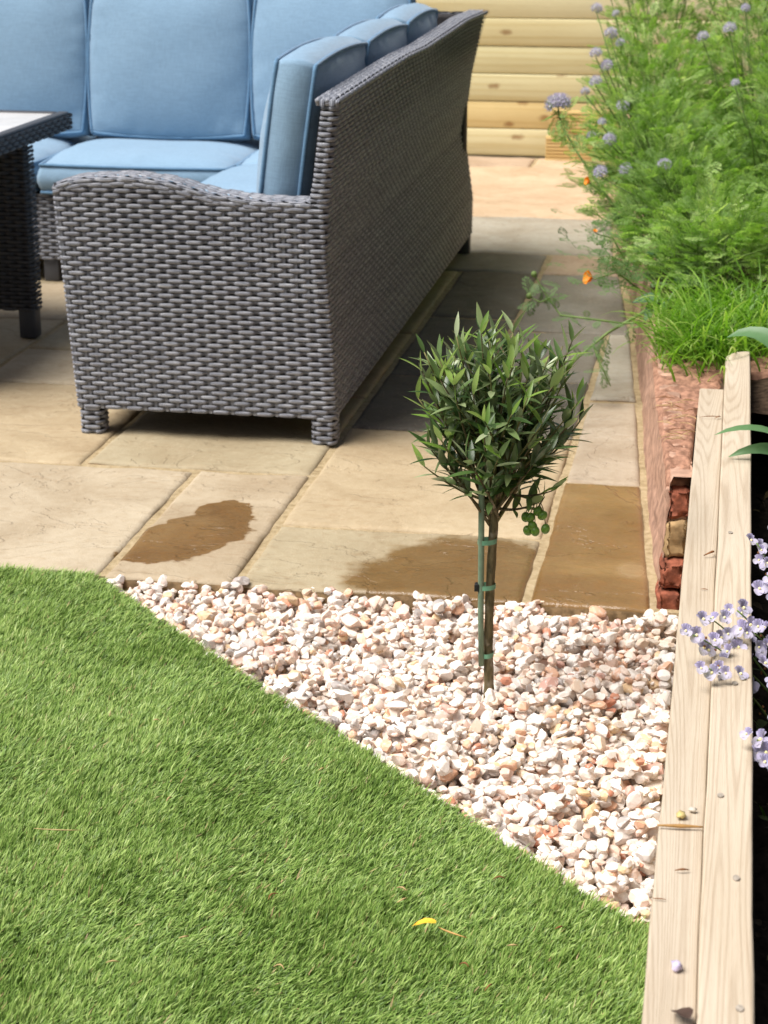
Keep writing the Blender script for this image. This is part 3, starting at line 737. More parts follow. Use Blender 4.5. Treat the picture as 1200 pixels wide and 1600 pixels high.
# ------------------------------------------------------------------ blue cushions (each lifts off on its own)
def cushion(name, ex, ey, org, W, D, T, puff, label, seed, group=None, flat=2.6, n=26):
    ex, ey = Vector(ex).normalized(), Vector(ey).normalized(); ez = ex.cross(ey)
    Mx = Matrix((ex, ey, ez)).transposed().to_4x4(); Mx.translation = Vector(org)
    root = empty(name, (0, 0, 0), label, 'cushion', group); root.matrix_world = Mx
    a = np.linspace(-1, 1, n); a = np.sign(a)*(1-(1-np.abs(a))**1.25); k = .10
    def outl(A, B): return A*np.sqrt(1-k*B*B)*W/2, B*np.sqrt(1-k*A*A)*D/2
    A, B = np.meshgrid(a, a); X, Y = outl(A, B); V = []
    for sgn in (1, -1):
        prof = (1-np.abs(A)**flat)*(1-np.abs(B)**flat); Z = T/2+puff*prof**.75
        for i in range(n):
            for j in range(n):
                e = (1-prof[i, j]); q = Vector((X[i, j]*1, Y[i, j], seed*3.7+sgn))
                # gathers run in from the seam
                g_ = noise.noise(Vector((X[i, j]*38*(abs(B[i, j]) > abs(A[i, j])) + 3*A[i, j], Y[i, j]*38*(abs(A[i, j]) >= abs(B[i, j])) + 3*B[i, j], seed)))
                edge = max(abs(A[i, j]), abs(B[i, j])); Z[i, j] += .006*noise.noise(q*5) + .0085*g_*math.exp(-((1-edge)/.22)**2)*(edge < .995)
        V.append(np.stack([X, Y, Z*sgn], -1).reshape(-1, 3))
    idx = np.arange(n*n).reshape(n, n); F1 = np.stack([idx[:-1, :-1], idx[:-1, 1:], idx[1:, 1:], idx[1:, :-1]], -1).reshape(-1, 4)
    F2 = F1[:, ::-1]+n*n
    loop = np.concatenate([idx[0, :], idx[1:, -1], idx[-1, -2::-1], idx[-2:0:-1, 0]]); m = len(loop)
    top = V[0][loop]; rings = []; base = 2*n*n; ksd = 5
    for r in range(1, ksd):
        t = r/ksd; bulge = .018*math.sin(t*math.pi); ring = top.copy(); ring[:, 2] = top[:, 2]*(1-t)+V[1][loop][:, 2]*t
        nr = top[:, :2]/np.array([W/2, D/2]); nr = np.sign(nr)*np.abs(nr)**6; nr /= np.linalg.norm(nr, axis=1)[:, None]+1e-6
        wr = np.array([noise.noise(Vector((p[0]*16, p[1]*16, seed+r*.4))) for p in top]); ring[:, :2] += nr*(bulge+.004*wr[:, None]*math.sin(t*math.pi)); rings.append(ring)
    Vall = np.vstack([V[0], V[1]]+rings); ids = [loop]+[base+i*m+np.arange(m) for i in range(ksd-1)]+[loop+n*n]; F3 = []
    for p, q in zip(ids[:-1], ids[1:]): F3.append(np.stack([p, q, np.roll(q, -1), np.roll(p, -1)], -1))
    mk('cover', Vall, np.vstack([F1, F2]+F3), BLUE, root)
    for sgn in (1, -1):
        lp = V[0][loop].copy(); lp[:, 2] = sgn*(T/2); lp[:, :2] *= 1.006
        lp = np.vstack([lp, lp[:2]]); Vt, Ft = tube(lp, .0065, 6, False); mk('piping', Vt, Ft, PIPE, root)
    return root
# backs along the side, leaning on the curved back
tl = R(7.5); up = (math.sin(tl), 0, math.cos(tl))
for k, (y0, y1, lab) in enumerate([(4.925, 5.66, 'upright blue back cushion behind the scrolled arm, with its narrow end showing'), (5.665, 6.37, 'upright blue back cushion between the arm-end back cushion and the corner'), (6.375, 7.02, 'upright blue back cushion in the corner, below the end of the curved back rail')]):
    dz = (0, .0, .005)[k]
    cushion('back_cushion', (0, -1, 0), up, (-1.152, (y0+y1)/2, .722+dz), y1-y0, .55, .104, .058, lab, k+1)
up2 = (0, math.sin(R(10)), math.cos(R(10)))
for k, (x0, x1, lab) in enumerate([(-2.435, -1.805, 'broad blue back cushion standing behind the seat cushion with the curved piped front'), (-3.07, -2.445, 'blue back cushion standing behind the table corner'), (-1.795, -1.19, 'blue back cushion at the inner corner, behind the side back cushions')]):
    cushion('back_cushion', (1, 0, 0), up2, ((x0+x1)/2, 7.235, .762), x1-x0, .57, .10, .055, lab, k+5)
for k, (x0, x1, y0, y1, lab) in enumerate([(-2.495, -1.765, 6.69, 7.49, 'flat blue seat cushion with a dark piped front edge, beside the corner seat'), (-3.12, -2.505, 6.69, 7.49, 'flat blue seat cushion half hidden by the wicker table'), (-1.755, -1.13, 6.70, 7.49, 'flat blue seat cushion filling the corner of the sofa'), (-1.755, -1.13, 4.905, 5.80, 'flat blue seat cushion right behind the scrolled wicker arm'), (-1.755, -1.13, 5.805, 6.69, 'flat blue seat cushion between the arm seat and the corner seat')]):
    cushion('seat_cushion', (1, 0, 0), (0, 1, 0), ((x0+x1)/2, (y0+y1)/2, .388+.012*(k > 1)), x1-x0, y1-y0, .10, .044, lab, k+11, flat=5.)

# ------------------------------------------------------------------ wicker table at the left
table = empty('dining_table', (-2.6, 5.7, 0), 'dark wicker table with tabletop paled for sky reflection and panel legs, in front of the sofa', 'table')
TOP = plain('sky_sheen_tabletop', (.78, .76, .74), .25, .6, 12, .06)  # whitish base colour stands in for sky mirrored in the glossy top
under(bbox('tabletop', -3.08, -2.235, 5.02, 6.215, .655, .684, TOP, None, .004), table)
rimy = [(-2.2, 6.255), (-2.2, 4.98), (-3.12, 4.98), (-3.12, 6.255)]
for k in range(4):
    z = .637+k*.0128
    plan_strand([(-2.19, 4.97), (-2.19, 6.265), (-3.13, 6.265), (-3.13, 4.97), (-2.185, 4.97)], z, k, DARKWICKER, table)
for k, (x0, x1, y0, y1) in enumerate([(-2.236, -2.198, 4.98, 6.255), (-3.12, -3.082, 4.98, 6.255), (-3.081, -2.237, 4.98, 5.018), (-3.081, -2.237, 6.217, 6.255)]):
    under(bbox('rim', x0, x1, y0, y1, .630, .688, DARKWICKER, None, .006), table)
for y0 in (5.84, 5.12):
    s_ = under(bbox('leg_panel', -3.06, -2.213, y0+.010, y0+.052, .10, .630, WICKER_BACK, None, .004), table)
    z = .098; r_ = 0
    while z < .63:
        e = 0.
        plan_strand([(-3.07, y0), (-2.203-e, y0), (-2.203-e, y0+.062)], z, r_, DARKWICKER, table); z += ROW; r_ += 1
    for x0, x1 in ((-2.262, -2.206), (-3.07, -3.012)): under(bbox('foot', x0, x1, y0+.002, y0+.06, .001, .10, DARKWICKER, None, .005), table)

# ------------------------------------------------------------------ leaf templates and scattering
def lance(n=5, w=.2, fold=.06, curl=.05):
    """one lanceolate leaf of unit length along +y"""
    t = np.linspace(0, 1, n+1); wd = w/2*np.sin(np.pi*np.clip(t*.96+.04, 0, 1)**.8)**.9; wd[-1] = .004; V = []
    for a, b in zip(t, wd): z_ = -curl*a*a; V += [(-b, a, z_+fold*b*3), (0, a, z_), (b, a, z_+fold*b*3)]
    i = np.arange(n)[:, None]*3; F = np.vstack([i+np.array([0, 1, 4, 3]), i+np.array([1, 2, 5, 4])]); return np.array(V), F
def fern(pairs=7, w=.42, seed=0, thin=1.):
    r = np.random.default_rng(seed); V, F = [], []
    def quad(a, b, c, d): k = len(V); V.extend([a, b, c, d]); F.append((k, k+1, k+2, k+3))
    V_ = lambda x, y: np.array([x, y, -.16*y*y + .05*abs(x)*0 - .35*x*x])
    for k in range(3): y0, y1 = k/3, (k+1)/3; quad(V_(-.010, y0), V_(.010, y0), V_(.008, y1), V_(-.008, y1))
    for k in range(pairs):
        y = .14+.80*k/(pairs-1)*.98; L = w*(.45+.75*math.sin(math.pi*min(1, .18+.82*k/(pairs-1))**.9))*(1 if k < pairs-1 else .7)
        for sg in (-1, 1):
            a = R(52+r.uniform(-8, 8)); L_ = L*r.uniform(.85, 1.1); dx, dy = sg*math.sin(a), math.cos(a); nx, ny = -dy*sg, dx*sg
            wv = .052*thin
            def pt(u, v): return V_(dx*L_*u+nx*v, y+dy*L_*u+ny*v)
            quad(pt(0, -wv*.3), pt(.55, -wv*.55), pt(1, 0), pt(.5, wv*.55))
            for u in (.34, .64):
                for s2 in (-1, 1):
                    l = wv*(2.1-1.2*u)*r.uniform(.8, 1.2); quad(pt(u-.07, 0), pt(u+.05, s2*l*.55), pt(u+.17, s2*l), pt(u+.08, 0))
    tipq = V_(0, 1.08); quad(V_(-.03, .93), V_(0, .9), V_(.03, .93), tipq)
    return np.array(V), np.array(F)
def feather(seed=0):
    """thread-fine poppy leaf"""
    r = np.random.default_rng(seed); V, F = [], []
    def seg(a, b, w):
        a, b = np.array(a), np.array(b); d = b-a; n_ = np.array([-d[1], d[0], 0]); n_ = n_/(np.linalg.norm(n_)+1e-9)*w; k = len(V); V.extend([a-n_, a+n_, b+n_*.6, b-n_*.6]); F.append((k, k+1, k+2, k+3))
    def rec(p, ang, L, dep):
        q = (p[0]+math.sin(ang)*L, p[1]+math.cos(ang)*L, p[2]-.10*L+r.uniform(-.08, .08)*L); seg(p, q, .017)
        if dep:
            for da in (-.62, 0, .62): rec(q, ang+da+r.uniform(-.15, .15), L*.55, dep-1)
    rec((0, 0, 0), 0, .42, 3); return np.array(V), np.array(F)
def place(tpl, P, D, U, S):
    V, F = tpl; P, D, U = map(lambda a: np.asarray(a, float), (P, D, U)); D = D/np.linalg.norm(D, axis=1)[:, None]
    X = np.cross(D, U); X /= np.linalg.norm(X, axis=1)[:, None]+1e-9; Z = np.cross(X, D); S = np.asarray(S)[:, None, None]
    W = P[:, None]+S*(V[None, :, 0:1]*X[:, None]+V[None, :, 1:2]*D[:, None]+V[None, :, 2:3]*Z[:, None])
    n, k = len(P), len(V); Fa = (F[None]+(np.arange(n)*k)[:, None, None]).reshape(-1, F.shape[1]); return W.reshape(-1, 3), Fa, k

# ------------------------------------------------------------------ standard olive tree
olive = empty('olive_tree', (-.39, 3.29, -.02), 'small standard olive tree with a ball head, green cane and green olives', 'tree')
def mat_bark():
    m = Mat('olive_bark'); p = m.obj; n = m.noise(m.scl(p, 1, 1, .35), 90, 4, .6); n2 = m.noise(p, 28, 3)
    c = m.ramp(n, [(.3, (.055, .045, .022)), (.5, (.12, .095, .045)), (.7, (.20, .16, .085))]); c = m.mix(m.mapr(n2, .55, .7, 0, .8), c, (.28, .24, .18))
    return m.done(m.bsdf(c, .8, m.bump(n, .6, .002), .3))
BARK = mat_bark(); TWIG = plain('green_twig', (.17, .16, .06), .7, .3, 60, .3)
CANE = plain('green_cane', (.17, .245, .165), .5, .4, 50, .15); TIE = plain('green_tie', (.14, .32, .20), .4, .5, 50, .1); BLACK = plain('black_clip', (.01, .01, .01), .5)
OLEAF = leaf_mat('olive_leaf', [(0, (.03, .065, .018)), (.35, (.07, .13, .036)), (.65, (.14, .21, .075)), (.85, (.25, .31, .15)), (1, (.38, .43, .27))], (.20, .25, .155), .32, .15, objr=True, spec=.5)
OLEAF_A = leaf_mat('olive_leaf_mass', [(0, (.03, .065, .018)), (.35, (.07, .13, .036)), (.65, (.14, .21, .075)), (.85, (.25, .31, .15)), (1, (.38, .43, .27))], (.20, .25, .155), .32, .15, spec=.5)
ONEW = leaf_mat('olive_young_leaf', [(0, (.12, .22, .035)), (.6, (.20, .32, .06)), (1, (.30, .40, .12))], (.30, .38, .18), .38, .3, objr=True)
TR = [(-.389, 3.29, -.05), (-.391, 3.29, 0), (-.394, 3.289, .10), (-.392, 3.29, .22), (-.388, 3.29, .32), (-.386, 3.292, .40), (-.388, 3.292, .47)]
tp = np.array(TR); tt = np.linspace(0, 1, 40); TP = np.column_stack([np.interp(tt, np.linspace(0, 1, 7), tp[:, i]) for i in range(3)])
under(tube_obj('trunk', TP, np.interp(tt, [0, .12, .25, .7, 1], [.0125, .0105, .0088, .0082, .006])*(1+.06*np.sin(tt*60)), BARK, None, 10), olive)
under(tube_obj('cane', [(-.405, 3.278, .05), (-.4075, 3.278, .16), (-.410, 3.280, .40), (-.411, 3.281, .47)], [.0052, .0055, .0058, .0055], CANE, None, 10), olive)
for zz, cx, rr in ((.293, -.399, .0175), (.205, -.398, .0165), (.070, -.3935, .0108)):
    a = np.linspace(0, 2*np.pi, 19); V = []
    for h in (-.0045, .0045):
        for q in a: V.append((cx+rr*math.cos(q), 3.285+min(rr, .0125)*math.sin(q), zz+h+.002*math.cos(q)))
    F = np.array([(i, i+1, 19+i+1, 19+i) for i in range(18)]); under(mk('tie', V, F, TIE), olive)
under(bbox('clip', -.4195, -.411, 3.272, 3.286, .198, .212, BLACK, None, .001), olive)
def build_olive():
    r = np.random.default_rng(21); C = np.array([-.385, 3.29, .530]); shoots = []
    n = 74
    for i in range(n):
        ph = i*2.39996; cz = 1-1.62*(i+.5)/n; sn = math.sqrt(max(0, 1-cz*cz)); d = np.array([sn*math.cos(ph), sn*math.sin(ph), cz]) + r.normal(0, .10, 3)
        rad = np.array([.134, .134, .140])*r.uniform(.78, 1.08); end = C+d*rad + np.array([0, 0, .02*(cz > 0)])
        st = np.array([-.387+r.normal(0, .004), 3.291+r.normal(0, .004), r.uniform(.34, .46)]); 
        if cz < -.2: st[2] = r.uniform(.31, .37)
        mid = st*.45+end*.55+np.array([0, 0, -.018+.02*r.random()])+r.normal(0, .012, 3)
        shoots.append((st, mid, end, cz))
    # long wild shoots that break the ball
    for e in [(-.515, 3.27, .645), (-.455, 3.25, .68), (-.255, 3.27, .675), (-.240, 3.26, .57), (-.51, 3.25, .44), (-.28, 3.24, .41), (-.30, 3.26, .385), (-.41, 3.24, .69), (-.525, 3.27, .56)]:
        st = np.array([-.387, 3.291, r.uniform(.34, .42)]); e = np.array(e); mid = st*.5+e*.5+np.array([0, 0, -.02]); shoots.append((st, mid, e, .5))
    P, D, U, S, young = [], [], [], [], []
    for st, mid, end, cz in shoots:
        t = np.linspace(0, 1, 12)[:, None]; Q = st*(1-t)**2+2*mid*t*(1-t)+end*t*t
        under(tube_obj('branch', Q, np.linspace(.0034, .0012, 12), TWIG if r.random() < .5 else BARK, None, 6), olive)
        L = np.linalg.norm(np.diff(Q, axis=0), axis=1).sum(); k0 = .40; m = max(3, int(L*(1-k0)/.0205)); az = r.random()*6
        for j in range(m+1):
            t = k0+(1-k0)*j/m; p = st*(1-t)**2+2*mid*t*(1-t)+end*t*t; tan = 2*(1-t)*(mid-st)+2*t*(end-mid); tan /= np.linalg.norm(tan)
            tan = tan*.75+np.array([0, 0, .45 if cz > -.3 else .1]); tan /= np.linalg.norm(tan)
            a = np.cross(tan, [.3, .2, 1]); a /= np.linalg.norm(a); b = np.cross(tan, a); ang = az+j*1.57
            for s_ in (0, math.pi):
                if r.random() < .12: continue
                o = a*math.cos(ang+s_)+b*math.sin(ang+s_); op = .35 if j == m else r.uniform(.45, 1.15)
                d = tan*math.cos(op)+o*math.sin(op)+r.normal(0, .2, 3); P.append(p); D.append(d); U.append(tan*.9-o*.5+np.array([0, 0, .6])); S.append(r.uniform(.040, .064)*(1 if j < m else .85)); young.append(j >= m-1 and cz > -.2 and r.random() < .6)
    P, D, U, S, young = map(np.array, (P, D, U, S, young)); n = len(P); print('olive leaves', n)
    camp = np.array([0, 0, 1.45]); dist = np.linalg.norm(P-camp, axis=1); order = np.argsort(dist - young*.15); near = order[:300]; rest = order[300:]
    tpl = lance(6, .24, .10, .10); metas = [[mk_me('leaf', *lance(6, w, .10, c), mat) for w in (.21, .275) for c in (.02, .14)] for mat in (OLEAF, ONEW)]
    D = D/np.linalg.norm(D, axis=1)[:, None]; X = np.cross(D, U); X /= np.linalg.norm(X, axis=1)[:, None]; Z = np.cross(X, D)
    inv = Matrix.Translation(olive.location).inverted()
    for i in near:
        o = bpy.data.objects.new('leaf', metas[int(young[i])][i % 4]); col.objects.link(o); o.parent = olive
        Mw = Matrix(((X[i][0], D[i][0], Z[i][0], P[i][0]), (X[i][1], D[i][1], Z[i][1], P[i][1]), (X[i][2], D[i][2], Z[i][2], P[i][2]), (0, 0, 0, 1)))
        o.matrix_local = inv @ Mw @ Matrix.Scale(float(S[i]), 4)
    if len(rest):
        V, F, k = place(tpl, P[rest], D[rest], U[rest], S[rest]); o = under(mk('foliage', V, F, OLEAF_A, None, True, None, {'rnd': np.repeat(r.random(len(rest)), k)}), olive); tag(o, kind='stuff')
    # olives hanging on the right
    OL = plain('green_olive', (.14, .27, .035), .3, .5, 120, .25); vs_, fs_ = ico(3); vs_ = vs_*np.array([.0088, .0088, .0105])*.92
    me = mk_me('olive', vs_, fs_, OL)
    for k, p in enumerate([(-.327, 3.26, .352), (-.318, 3.252, .354), (-.305, 3.255, .366), (-.296, 3.25, .360), (-.313, 3.248, .340), (-.322, 3.25, .330), (-.308, 3.246, .331), (-.290, 3.25, .335), (-.407, 3.235, .432)]):
        o = bpy.data.objects.new('olive', me); col.objects.link(o); o.parent = olive; o.matrix_local = inv @ Matrix.Translation(p) @ Matrix.Rotation(k, 4, 'Y').lerp(Matrix.Identity(4), .7)
        q = np.array(p); h = np.array([-.318+.012*(k % 3), 3.262, .392]) if k < 8 else q+np.array([.006, .01, .03])
        under(tube_obj('stalk', [q+np.array([0, 0, .008]), (q+h)/2+np.array([.002, 0, .008]), h], .0009, TWIG, None, 5), olive)
build_olive()

# ------------------------------------------------------------------ plants in the raised bed
PH = [(0, (.06, .125, .015)), (.3, (.17, .31, .04)), (.65, (.37, .53, .11)), (1, (.66, .72, .38))]
FERN = leaf_mat('phacelia_leaf', PH, (.26, .38, .14), .55, .5); STEM = plain('soft_stem', (.16, .24, .07), .6, .3, 40, .2)
FEATH = leaf_mat('poppy_leaf', [(0, (.09, .17, .06)), (.5, (.15, .25, .09)), (1, (.22, .32, .15))], None, .55, .3)
GRAS = leaf_mat('bed_grass', [(0, (.08, .18, .015)), (.5, (.16, .32, .03)), (.85, (.28, .46, .07)), (1, (.42, .50, .18))], None, .4, .4)
PURP = leaf_mat('purple_petal', [(0, (.36, .31, .60)), (.6, (.54, .48, .77)), (1, (.76, .71, .90))], None, .6, .35)
FERNS = [fern(7, .40, 1), fern(6, .46, 2), fern(8, .36, 3, .8)]
BEDZ = .27
def flower_head():
    """coiled cluster of small five-lobed bells with long stamens"""
    r = np.random.default_rng(3); V, F, rn = [], [], []
    for i in range(46):
        ph = i*2.4; u = (i+.5)/46; rad = .014*math.sin(u*2.2)*1.15; c = np.array([rad*math.cos(ph), rad*math.sin(ph), .013*math.cos(u*2.2)]); ax = c*np.array([1, 1, .6])+np.array([0, 0, .012]); ax /= np.linalg.norm(ax)
        a = np.cross(ax, [.2, 1, .1]); a /= np.linalg.norm(a); b = np.cross(ax, a); q = r.random()
        for k in range(5):
            t0, t1, tm = k*1.2566, k*1.2566+1.1, k*1.2566+.55; rr = .0044
            p = [c, c+(a*math.cos(t0)+b*math.sin(t0))*rr*.8+ax*.003, c+(a*math.cos(tm)+b*math.sin(tm))*rr*1.35+ax*.0042, c+(a*math.cos(t1)+b*math.sin(t1))*rr*.8+ax*.003]
            n = len(V); V += p; F.append((n, n+1, n+2, n+3)); rn += [q]*4
        for k in range(2):
            t = r.random()*6.28; e = c+ax*.010+(a*math.cos(t)+b*math.sin(t))*.004; w = a*.0004; n = len(V); V += [c-w, c+w, e+w, e-w]; F.append((n, n+1, n+2, n+3)); rn += [.6]*4
    return mk_me('flower_head', np.array(V), np.array(F), PURP, True, None, {'rnd': np.array(rn)})
HEAD = flower_head()
def buds(parent, p, r):
    """furled green fiddlehead of buds"""
    a = np.linspace(0, 4.2, 14); Q = np.column_stack([.012*np.cos(a)*(1-a*.12), np.zeros(14), .012*np.sin(a)*(1-a*.12)+.01*a/4])
    Mz = np.array(Matrix.Rotation(r.random()*6.28, 3, 'Z')); under(tube_obj('bud_coil', Q @ Mz.T+p, np.linspace(.0032, .0058, 14), STEM, None, 6), parent)
def phacelia(x, y, rad, hgt, n, heads, label, seed, lean=(0, 0), lsz=1.):
    n = int(n*1.6); r = np.random.default_rng(seed); root = empty('phacelia_plant', (x, y, BEDZ), label, 'plant', None)
    az = r.uniform(0, 2*np.pi, n); u = r.random(n); el = np.arcsin(np.clip(r.uniform(-.05, 1, n), -1, 1)); q = r.uniform(.35, 1, n)**.6
    lump = 1+.22*np.sin(az*3+seed)+.15*np.sin(az*5+el*4+seed*2)
    D0 = np.column_stack([np.cos(az)*np.cos(el), np.sin(az)*np.cos(el), np.sin(el)])
    P = np.column_stack([D0[:, 0]*rad*lump*q, D0[:, 1]*rad*lump*q, .06+np.maximum(D0[:, 2], 0)*hgt*q*(1+.12*np.sin(az*4+seed))])
    P[:, 0] += lean[0]*P[:, 2]; P[:, 1] += lean[1]*P[:, 2]; P += np.array([x, y, BEDZ])
    D = D0*np.array([1, 1, .5])+np.column_stack([np.zeros(n), np.zeros(n), np.full(n, .35)])+r.normal(0, .35, (n, 3)); U = np.column_stack([r.normal(0, .35, n), r.normal(0, .35, n), np.ones(n)])
    n_ = n; S = r.uniform(.036, .078, n)*lsz; Vs, Fs, Rs, k0 = [], [], [], 0; rnd = np.clip(.95*r.random(n)**1.15+.35*(q-.72)+.10*math.sin(seed*2.3)+.12*np.sin(P[:, 0]*23+P[:, 2]*17), 0, 1); which = r.integers(0, 3, n)
    for t in range(3):
        mk_ = which == t
        if not mk_.any(): continue
        V, F, k = place(FERNS[t], P[mk_], D[mk_], U[mk_], S[mk_]); Vs.append(V); Fs.append(F+k0); k0 += len(V); Rs.append(np.repeat(rnd[mk_], k))
    o = under(mk('foliage', np.concatenate(Vs), np.concatenate(Fs), FERN, None, False, None, {'rnd': np.concatenate(Rs)}), root); tag(o, kind='stuff')
    sp = []
    for i in r.choice(n, min(n, 40), False):
        b = np.array([x, y, BEDZ])+np.array([r.normal(0, .03), r.normal(0, .03), 0]); e = P[i]; mid = (b+e)/2+np.array([0, 0, .05]); sp.append(tube([b, mid, e], [.0035, .003, .002], 5, False))
    V, F = merge(sp); o = under(mk('stems', V, F, STEM), root); tag(o, kind='stuff')
    for h in heads:
        h = np.array(h); b = np.array([x*.6+h[0]*.4, y*.6+h[1]*.4, BEDZ+.1]); under(tube_obj('flower_stem', [b, (b+h)/2+np.array([.01, 0, .03]), h-np.array([0, 0, .012])], [.003, .0026, .002], STEM, None, 6), root)
        o = bpy.data.objects.new('flower_head', HEAD); col.objects.link(o); o.parent = root
        o.matrix_local = Matrix.Translation(Vector(h)-root.location) @ Matrix.Rotation(r.uniform(-.5, .5), 4, 'X') @ Matrix.Rotation(r.uniform(-.7, .3), 4, 'Y') @ Matrix.Scale(r.uniform(.7, 1.15), 4)
    for i in range(5):
        j = r.integers(0, n); buds(root, P[j]+np.array([0, 0, .02]), r)
    return root
phacelia(-.02, 5.62, .20, .24, 380, [], 'low fine-leaved green plant behind the grass clump at the wall', 31)
phacelia(-.10, 6.05, .24, .33, 560, [(-.40, 6.05, .56), (-.20, 5.95, .60)], 'ferny plant with pale buds spilling over the pink wall', 32, (-.12, 0))
phacelia(.26, 5.95, .26, .36, 500, [], 'ferny leafy plant filling the bed behind the timber board end', 33)
phacelia(-.20, 6.65, .26, .46, 640, [(-.43, 6.5, .66), (-.40, 6.45, .61), (-.47, 6.6, .60), (-.37, 6.6, .70), (-.34, 6.4, .52)], 'ferny plant with lilac flower heads above the wall, mid bed', 34, (-.1, 0))
phacelia(.18, 6.65, .28, .52, 640, [(-.0, 6.45, .80)], 'tall ferny plant with broad cut leaves, mid bed', 35, (0, 0), 1.15)
phacelia(-.25, 7.3, .26, .62, 700, [(-.50, 7.1, .83), (-.49, 7.0, .74), (-.53, 7.05, .70), (-.45, 7.1, .90), (-.42, 7.2, .86), (-.51, 7.2, .98), (-.46, 7.1, .79)], 'tall ferny plant crowded with lilac flower heads, near the fence end', 36, (-.08, 0))
phacelia(.13, 7.35, .32, .80, 800, [(-.03, 7.0, .93), (.02, 7.0, 1.0), (-.12, 7.0, .90)], 'tall bright green ferny plant with lilac heads near the top', 37, (0, 0), 1.1)
phacelia(-.30, 8.0, .30, .88, 700, [(-.50, 7.8, 1.0), (-.42, 7.8, 1.02), (-.47, 7.7, .93), (-.36, 7.8, 1.0)], 'tallest ferny plant with lilac heads, closest to the fence', 38)
phacelia(.12, 8.1, .36, 1.02, 720, [(.0, 7.8, 1.12)], 'tall ferny plant behind the bright green one', 39, (0, 0), 1.1)
phacelia(.55, 6.9, .30, .62, 380, [], 'bushy ferny plant deep in the bed', 40)

def solo_phacelia():
    root = empty('phacelia_plant', (-.33, 6.35, BEDZ), 'single lilac flower head on a leaning stem over the paving', 'plant'); r = np.random.default_rng(4)
    A = np.array; tip = A((-.585, 6.55, .715)); Q = [A((-.30, 6.4, .29)), A((-.38, 6.42, .40)), A((-.50, 6.5, .545)), A((-.57, 6.55, .64)), tip]
    under(tube_obj('flower_stem', Q, [.0045, .004, .0035, .003, .0025], STEM, None, 7), root)
    for k in range(3):
        o = bpy.data.objects.new('flower_head', HEAD); col.objects.link(o); o.parent = root; o.matrix_local = Matrix.Translation(Vector(tip+A((-.010+.012*k, 0, .0-.006*(k == 0))))-root.location) @ Matrix.Rotation(-.6+.4*k, 4, 'Y') @ Matrix.Scale(1.5, 4)
    n = 46; P = []; D = []
    for i in range(n):
        t = r.uniform(.1, .9)*(len(Q)-1); a = int(t); p = Q[a]*(1-t+a)+Q[a+1]*(t-a); P.append(p+r.normal(0, .012, 3)); D.append(r.normal(0, 1, 3)+A((-.2, -.2, .1)))
    V, F, k = place(FERNS[0], P, D, np.tile([0.1, 0, 1.], (n, 1)), r.uniform(.035, .075, n)); o = under(mk('foliage', V, F, FERN, None, False, None, {'rnd': np.repeat(r.uniform(.4, 1, n), k)}), root); tag(o, kind='stuff')
solo_phacelia()

# --- orange poppies with thread-fine leaves
ORNG = leaf_mat('orange_petal', [(0, (.80, .22, .005)), (1, (.90, .34, .01))], None, .5, .3)
def petal(w=1., n=5):
    V = []; us = np.linspace(-1, 1, n); ts = np.linspace(0, 1, n)
    for t in ts:
        for u in us: wd = .62*w*math.sin(math.pi*(.08+.72*t))**.7; V.append((u*wd, t-.10*u*u, .30*t*t*0+.22*u*u*t+.25*math.sin(t*2.2)))
    idx = np.arange(n*n).reshape(n, n); return np.array(V), np.stack([idx[:-1, :-1], idx[:-1, 1:], idx[1:, 1:], idx[1:, :-1]], -1).reshape(-1, 4)
def poppy(base, tip, label, seed, nl, size=.026, face=(-.8, -.5, .35)):
    r = np.random.default_rng(seed); root = empty('poppy_plant', base, label, 'plant'); b, t = np.array(base, float), np.array(tip, float); mid = (b+t)/2+np.array([.0, 0, .04])
    under(tube_obj('flower_stem', [b, mid, t*.9+mid*.1+np.array([0, 0, -.004]), t], [.0028, .0024, .002, .002], STEM, None, 6), root)
    f = np.array(face, float); f /= np.linalg.norm(f); a = np.cross(f, [0, 0, 1]); a /= np.linalg.norm(a); c = np.cross(f, a)
    for k in range(4):
        d = a*math.cos(k*1.571+.4)+c*math.sin(k*1.571+.4)+f*.45; V, F, kk = place(petal(), [t], [d], [f], [size]); under(mk('petal', V, F, ORNG, None, True, None, {'rnd': np.full(len(V), r.random())}), root)
    P = b+np.column_stack([r.normal(0, .07, nl), r.normal(0, .08, nl), r.uniform(.0, .10, nl)]); D = np.column_stack([r.normal(-.5, .6, nl), r.normal(-.1, .6, nl), r.uniform(-.25, .7, nl)])
    V, F, kk = place(feather(seed), P, D, np.tile([.05, 0, 1.], (nl, 1)), r.uniform(.07, .12, nl)); o = under(mk('foliage', V, F, FEATH, None, False, None, {'rnd': np.repeat(r.random(nl), kk)}), root); tag(o, kind='stuff')
poppy((-.235, 5.62, .275), (-.385, 5.60, .315), 'orange poppy bloom leaning out over the wall on a thin stem', 51, 85)
poppy((-.33, 6.45, .285), (-.462, 6.45, .470), 'small orange poppy bloom deep in feathery leaves beneath the lilac heads', 52, 70, .018)
poppy((-.29, 5.95, .275), (-.40, 5.90, .40), 'half closed orange poppy among feathery leaves on the wall top', 53, 90, .009, (.2, -.4, 1))

